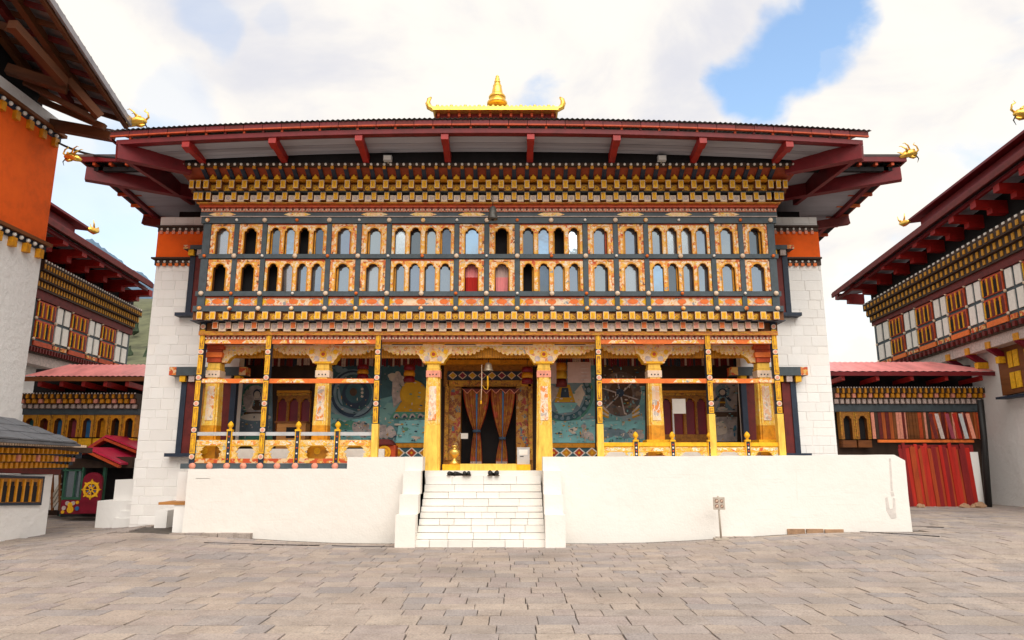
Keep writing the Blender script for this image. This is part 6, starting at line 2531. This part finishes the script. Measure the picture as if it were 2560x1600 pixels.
for i, (px, py, s_) in enumerate(((2300, 1256, .15), (2412, 1262, .17), (2448, 1262, .22), (2432, 1266, .13))):
    b = MB()
    q = at(px, py, 24.6)
    rr_ = random.Random(i)
    b.lathe((q.x, 24.6, gz(q.x, 24.6) - .03), [(s_ * .7, 0), (s_, s_ * .3), (s_ * .8, s_ * .75), (s_ * .3, s_ * .95), (.001, s_)], 9, 0, False, 1, .8)
    b.v = [(x + rr_.uniform(-.03, .03), y + rr_.uniform(-.03, .03), z + rr_.uniform(-.03, .03)) for x, y, z in b.v]
    tag(b.build('rock', TANSTONE), ('dark rounded rock at the left foot of the red fence', 'broad tan rock at the right foot of the red fence', 'tan rock lying before the wall stub', 'smallest tan rock in the rubble by the wall stub')[i], 'rock', 'rubble at the fence foot')

# ------------------------------------------------------------------ left tower
XTW = -12.85
YFAR = 18.4
T = thing('tower', 'tall white tower at the left edge with orange band and open timber roof', 'building', (XTW, 14, 0))
b = MB()
z0, z1, z2 = 7.62, 10.85, 11.3
b.box(XTW - 8, XTW, 6, YFAR, -.1, z0, 0)
b.box(XTW - 8, XTW + .0, 6, YFAR, z1 + .002, z2, 0)
b.box(XTW - 8, XTW + .03, 6, YFAR + .03, z0 + .002, z1, 1)
b.build('wall', [ROUGHW, ORANGEWALL], T)
for z in (z0, z1):
    b = MB()
    b.box(XTW - 8, XTW + .16, 6, YFAR + .16, z - .04, z + .05, 0)
    b.box(XTW - 8, XTW + .06, 6, YFAR + .06, z - .20, z - .04, 1)
    bt = b.build('band_edge', [BROWN, DARKBLUE], T)
    b = MB()
    y = 13.0
    k = 0
    while y < YFAR:
        b.ball((XTW + .09, y, z - .12), .06, 0, 6, 4)
        if k % 2 == 0:
            b.box(XTW + .0, XTW + .14, y - .08, y + .08, z - .44, z - .20, 1)
        y += .26
        k += 1
    b.build('dot_border', [WHITEP, GOLDDEEP], bt, kind='stuff')
XE_ = -10.7
TIP = onX(331, 303, XE_)
NP = onX(140, 5, XE_)
dirv = (NP - TIP)
EP = TIP + dirv * 2.2
b = MB()
n = 110
vs, fs = [], []
for j, (dx, dz) in enumerate(((0, 0), (-3.2, 1.0), (-7, 2.0))):
    for i in range(n + 1):
        q = TIP.lerp(EP, i / n)
        vs.append((q.x + dx, q.y, q.z + dz + (.025 if i % 4 == 1 else -.025 if i % 4 == 3 else 0)))
for j in range(2):
    for i in range(n):
        fs.append((j * (n + 1) + i, j * (n + 1) + i + 1, (j + 1) * (n + 1) + i + 1, (j + 1) * (n + 1) + i))
b.add(vs, fs, 0, True)
TR = b.build('roof', CORR, T)
b = MB()
b.bar(TIP + Vector((-.02, 0, -.09)), EP + Vector((-.02, 0, -.09)), .06, .16, 0)
b.build('fascia', CORR, TR)
b = MB()
b.bar(TIP + Vector((-.14, 0, -.2)), EP + Vector((-.14, 0, -.2)), .10, .10, 0)
b.build('eave_batten', TIMBER, TR)
for i in range(15):
    q = TIP.lerp(EP, .02 + i * .06)
    b = MB()
    b.bar(q + Vector((-.1, 0, -.13)), q + Vector((-3.0, 0, .80)), .09, .12)
    b.build('rafter', BROWNRED if i % 2 else TIMBER, TR)
for dx, dz, w, m_ in ((-.9, .02, .16, TIMBER), (-1.5, .16, .14, BROWNRED), (-2.2, .38, .16, TIMBER)):
    b = MB()
    b.bar(TIP + dirv * .12 + Vector((dx, 0, dz)), EP + Vector((dx, 0, dz)), w, w * 1.3)
    b.build('purlin', m_, TR)
timbers = [((18, 172), -12.75, (168, 222), -11.5, .22), ((168, 200), -11.5, (250, 292), -10.95, .18), ((30, 60), -11.4, (160, 205), -11.45, .2), ((126, 312), -12.9, (282, 340), -11.05, .26), ((60, 205), -12.6, (240, 300), -11.1, .12), ((100, 250), -12.8, (262, 318), -11.0, .14), ((0, 62), -12.4, (24, 72), -11.9, .16)]
for (a, Xa, c, Xc, w) in timbers:
    b = MB()
    b.bar(onX(a[0], a[1], Xa), onX(c[0], c[1], Xc), w, w * 1.1)
    b.build('brace', TIMBER, TR)
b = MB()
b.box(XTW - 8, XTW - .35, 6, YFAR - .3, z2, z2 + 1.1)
b.build('attic_dark', BLACK, TR)  # black block paints the darkness of the open roof space
dragon_finial(TIP + Vector((.02, .05, -.02)), 1, T, 1.0)

# cable from tower to temple roof
b = MB()
p0, p1 = onX(146, 357, XTW + .1), at(292, 394, 16.2)
pts = []
for i in range(13):
    f = i / 12
    q = p0.lerp(p1, f)
    q.z -= .10 * 4 * f * (1 - f)
    pts.append(q)
b.tube(pts, .03, 6)
tag(b.build('cable', CABLE), 'thin dark cable slung from the tower to the corner of the temple roof', 'cable')

# ------------------------------------------------------------------ small shrine at the left edge
XS = -11.3
lines = dict(bot=line((0, 1356), (120, 1341)), top=line((0, 1182), (130, 1186)), fb=line((0, 1264), (100, 1263)), ft=line((0, 1189), (100, 1191)), r0=line((0, 1169), (150, 1174)), r1=line((0, 1150), (155, 1163)),
             r2=line((0, 1131), (170, 1147)), r3=line((0, 1116), (180, 1134)), dt=line((0, 1104), (195, 1122)))
Ws = WallFace(XS, line((0, 1250), (120, 1250)), lines)
yf_, yn_ = Ws.y(124), Ws.y(-260)
T = thing('shrine', 'small whitewashed shrine at the left edge with grey slate roof and arched gold window', 'shrine', (XS, (yf_ + yn_) / 2, 0))
b = MB()
b.box(XS - 1.4, XS, yn_, yf_, -.1, Ws.z(124, 'top'))
b.build('wall', ROUGHW, T)
b = MB()
Ws.box(b, -260, 138, 'top', 'r0', -.3, .05, 0)
Ws.box(b, -260, 142, 'r0', 'r1', -.3, .08, 1)
Ws.box(b, -260, 150, 'r1', 'r2', -.3, .20, 1)
Ws.box(b, -260, 160, 'r2', 'r3', -.3, .32, 1)
Ws.box(b, -260, 172, 'r3', 'dt', -.3, .46, 2)
b.build('cornice', [BROWNRED, DARKBLUE, DARKWOOD], T)
b = MB()
for i in range(30):
    y = yf_ + .16 - i * .165
    b.box(XS + .08, XS + .20, y, y + .085, Ws.z(60, 'r0') + .01, Ws.z(60, 'r1') - .01, 0)
    b.box(XS + .20, XS + .32, y + .05, y + .135, Ws.z(60, 'r1') + .01, Ws.z(60, 'r2') - .01, 0 if i % 4 else 1)
    b.box(XS + .34, XS + .44, y, y + .05, Ws.z(60, 'r2') + .02, Ws.z(60, 'r3'), 0)
    for k in (0, .083):
        b.box(XS + .46, XS + .52, y + k + .1, y + k + .145, Ws.z(60, 'r3') + .05, Ws.z(60, 'dt') - .01, 2)
b.build('cornice_blocks', [GOLDDEEP, PINKPAINT, CREAMP], T, kind='stuff')
b = MB()
Ws.box(b, -80, 100, 'fb', 'ft', -.1, .05, 0)
w = b.build('window', DARKBLUE, T)
b = MB()
Ws.box(b, -80, 94, ('fb', 'ft', .10), ('fb', 'ft', .92), .0, .07, 0)
b.build('frame', AMBERWOOD, w)
for i in range(7):
    c = 75 - i * 19
    b = MB()
    Ws.box(b, c - 6, c + 6, ('fb', 'ft', .12), ('fb', 'ft', .66), .03, .078, 0)
    Ws.box(b, c - 3.5, c + 3.5, ('fb', 'ft', .66), ('fb', 'ft', .80), .03, .078, 0)
    b.build('arched_opening', BLACK, w)
    b = MB()
    Ws.box(b, c + 7.5, c + 11.5, ('fb', 'ft', .12), ('fb', 'ft', .88), .07, .10, 0)
    b.build('mullion', GOLDDEEP, w)
b = MB()
xo = XS + .72
zo_f, zo_n = at(200, 1116, onX(200, 1116, xo).y).z, at(0, 1100, onX(0, 1100, xo).y).z
yo = onX(202, 1115, xo).y
b.hexa([(xo, yn_, zo_n - .02), (xo, yo, zo_f), (XS - 2.2, yo, zo_f), (XS - 2.2, yn_, zo_n), (xo, yn_, zo_n + .05), (xo, yo, zo_f + .05), (XS - 2.2, yo, zo_f + .05), (XS - 2.2, yn_, zo_n + .05)])
b.add([(xo - .02, yn_, zo_n + .055), (xo - .02, yo - .02, zo_f + .055), (XS - .5, yo - 1.0, zo_f + .62), (XS - .5, yn_, zo_n + .60), (XS - 2.2, yo - .02, zo_f + .055)], [(0, 1, 2, 3), (1, 4, 2)], 0)
b.build('roof', SLATE, T)
for i in range(9):
    for j in range(3):
        b = MB()
        f0, f1 = j / 3.2, (j + 1.15) / 3.2
        ya, yb_ = yo - .15 - i * .52 - j * .28, yo - .66 - i * .52 - j * .28
        P = lambda f, y: (xo - .01 + (XS - .5 - xo) * f, y, zo_f + (zo_n - zo_f) * (yo - y) / (yo - yn_) + .065 + .56 * f)
        a, c, d, e = P(f0, ya), P(f0, yb_), P(f1, yb_), P(f1, ya)
        up = Vector((0, 0, .035 - .008 * (i % 2)))
        b.hexa([a, c, d, e, Vector(a) + up, Vector(c) + up, Vector(d) + up * .4, Vector(e) + up * .4])
        b.build('slate', SLATE, T)

# ------------------------------------------------------------------ red gabled shelter with dharma wheel door
YG = 21.6
T = thing('shelter', 'small shelter with two crimson gable roofs and green framed glazing behind the white steps', 'shelter', (xx(215, 1290, YG), YG, gz(-13, YG)))
zg = zz(1291, YG)


def gable(apx, apy, lx, ly, rx, ry, Y, depth, m):
    b = MB()
    A, Lp, Rp = at(apx, apy, Y), at(lx, ly, Y), at(rx, ry, Y)
    for P_ in (Lp, Rp):
        b.hexa([A, P_, (P_.x, Y + depth, P_.z), (A.x, Y + depth, A.z), A + Vector((0, 0, .07)), P_ + Vector((0, 0, .05)), (P_.x, Y + depth, P_.z + .05), (A.x, Y + depth, A.z + .07)], 0)
        b.bar(A + Vector((0, -.03, -.06)), P_ + Vector((0, -.03, -.06)), .06, .14, 1, (0, 1, 0))
    rf_ = b.build('roof', [m, REDORANGE], T)
    b = MB()
    b.prism([(A.x, A.z - .1), (Lp.x + .1, Lp.z - .02), (Rp.x - .1, Rp.z - .02)], Y + .25, Y + .3)
    b.build('gable_board', BLACK, rf_)


def gable_side(apx, apy, rx, ry, Y, slope_px):
    pass


gable(264, 1093, 219, 1121, 345, 1126, YG + .9, 2.2, CRIMSON)
gable(219, 1123, 174, 1142, 302, 1162, YG - .4, 2.4, CRIMSON)
# roof planes that catch the light on the right slopes
for (a, c, d, e, Y) in (((264, 1092), (345, 1124), (345, 1108), (290, 1092), YG + .86), ((219, 1122), (302, 1160), (302, 1146), (240, 1122), YG - .44)):
    pass
b = MB()
bx(b, 150, 330, 1142, 1170, YG, .2, 0)
b.build('beam', DARKWOOD, T)
b = MB()
for p0, p1 in ((155, 159), (199, 203), (252, 258)):
    bx(b, p0, p1, 1168, 1291, YG - .02, .1, 0)
bx(b, 157, 202, 1174, 1178, YG - .03, .08, 0)
bx(b, 157, 202, 1243, 1249, YG - .03, .08, 0)
bx(b, 184, 187, 1178, 1243, YG - .02, .06, 0)
b.build('frame', GREENPAINT, T)
b = MB()
bx(b, 159, 200, 1178, 1243, YG + .05, .02, 0)
b.build('glazing', GLASS, T)
b = MB()
bx(b, 151, 202, 1250, 1285, YG - .03, .1, 0)
bx(b, 151, 262, 1285, 1292, YG - .05, .4, 1)
for (cx, cy, rr_, m_) in ((176, 1262, 6, 2), (169, 1258, 5, 3), (183, 1258, 5, 3), (176, 1274, 8, 2), (160, 1270, 5, 3), (193, 1271, 5, 4), (157, 1280, 4, 2), (194, 1256, 4, 2)):
    b.disc(xx(cx, cy, YG - .03), zz(cy, YG - .03), rr_ / 1750 * 22, YG - .045 - .001 * rr_, YG - .03, 10, m_)
b.build('flower_board', [BURGUNDY, BLACK, GOLDPAINT, PALEPANEL, BLUEPAINT], T)
b = MB()
bx(b, 150, 330, 1165, 1290, YG + .7, .1, 0)
b.build('back_wall', BLACK, T)
T2 = thing('wheel_door', 'burgundy round-topped door panel with a golden eight-spoked wheel beside the white steps', 'door', (xx(228, 1284, YG - .3), YG - .3, gz(-13, YG)))
Y = YG - .25
x0, x1 = xx(204, 1230, Y), xx(252, 1230, Y)
xm, rw_ = (x0 + x1) / 2, (x1 - x0) / 2
zt, zb_ = zz(1181, Y), zz(1284, Y)
b = MB()
pts = [(x0, zb_), (x1, zb_)] + [(xm + rw_ * cos(a), zt - rw_ * .8 + rw_ * .8 * sin(a)) for a in [PI * i / 14 for i in range(15)]]
b.prism(pts, Y, Y + .08)
b.build('panel', BURGUNDY, T2)
b = MB()
cx, cz, R = xm, zz(1224, Y), .235
b.ring(cx, cz, R * .72, R, Y - .03, Y - .001, 28, 0)
b.disc(cx, cz, R * .26, Y - .035, Y - .001, 14, 0)
for k in range(8):
    a = k * PI / 4
    b.bar((cx + R * .2 * cos(a), Y - .015, cz + R * .2 * sin(a)), (cx + R * .75 * cos(a), Y - .015, cz + R * .75 * sin(a)), .02, .035, 0, (0, 1, 0))
    b.prism([(cx + R * .98 * cos(a - .16), cz + R * .98 * sin(a - .16)), (cx + R * 1.28 * cos(a), cz + R * 1.28 * sin(a)), (cx + R * .98 * cos(a + .16), cz + R * .98 * sin(a + .16))], Y - .028, Y - .001, 0)
b.disc(cx, cz, R * .13, Y - .042, Y - .03, 10, 1)
for k in range(8):
    a = k * PI / 4 + PI / 8
    b.disc(cx + R * .5 * cos(a), cz + R * .5 * sin(a), R * .11, Y - .012, Y - .001, 8, (1, 2, 3)[k % 3])
b.build('wheel', [GOLDPAINT, DARKBLUE, BLUEPAINT, PALEPANEL], T2)
# handrail stair beside the shelter
T3 = thing('handrail', 'grey timber handrail with slanting bars between the shrine and the shelter', 'railing', (xx(140, 1275, YG), YG + .3, gz(-13.5, YG)))
for (a, c) in (((128, 1262), (152, 1222)), ((128, 1247), (152, 1208)), ((130, 1270), (152, 1240))):
    b = MB()
    b.bar(at(a[0], a[1], YG + .3), at(c[0], c[1], YG + .3), .05, .07)
    b.build('bar', STEEL, T3)
for px in (131, 150):
    b = MB()
    b.bar(at(px, 1276, YG + .3), at(px, 1186, YG + .3), .06, .06, 0, (0, 1, 0))
    b.build('post', BROWN, T3)
b = MB()
bx(b, 120, 160, 1188, 1275, YG + 1.1, .2, 0)
tag(b.build('back_wall_panel', WHITE), 'patch of white wall seen between the shrine and the shelter', 'wall')

# white steps against the left pier
T = thing('side_steps', 'stepped white masonry block against the left corner of the temple', 'steps', (xx(280, 1308, 19.4), 19.6, gz(-10, 19.5)))
Y = 19.3
for k, (p0, p1, y0, Yk) in enumerate(((241, 322, 1252, Y), (267, 324, 1200, Y + .25), (299, 328, 1145, Y + .5))):
    b = MB()
    b.box(xx(p0, 1280, Y), XL + .1, Yk, Yk + .9, -.1, zz(y0, Y))
    b.build('block', WHITE, T)
for k in range(3):
    b = MB()
    x1_ = xx(321, 1290, Y - .2)
    x0_ = xx(278 + k * 14, 1290, Y - .2)
    b.box(x0_, x1_, Y - .12 + .04 * k, Y + .2, -.1, zz(1296 - k * 18, Y - .12))
    b.build('step', WHITE, T)
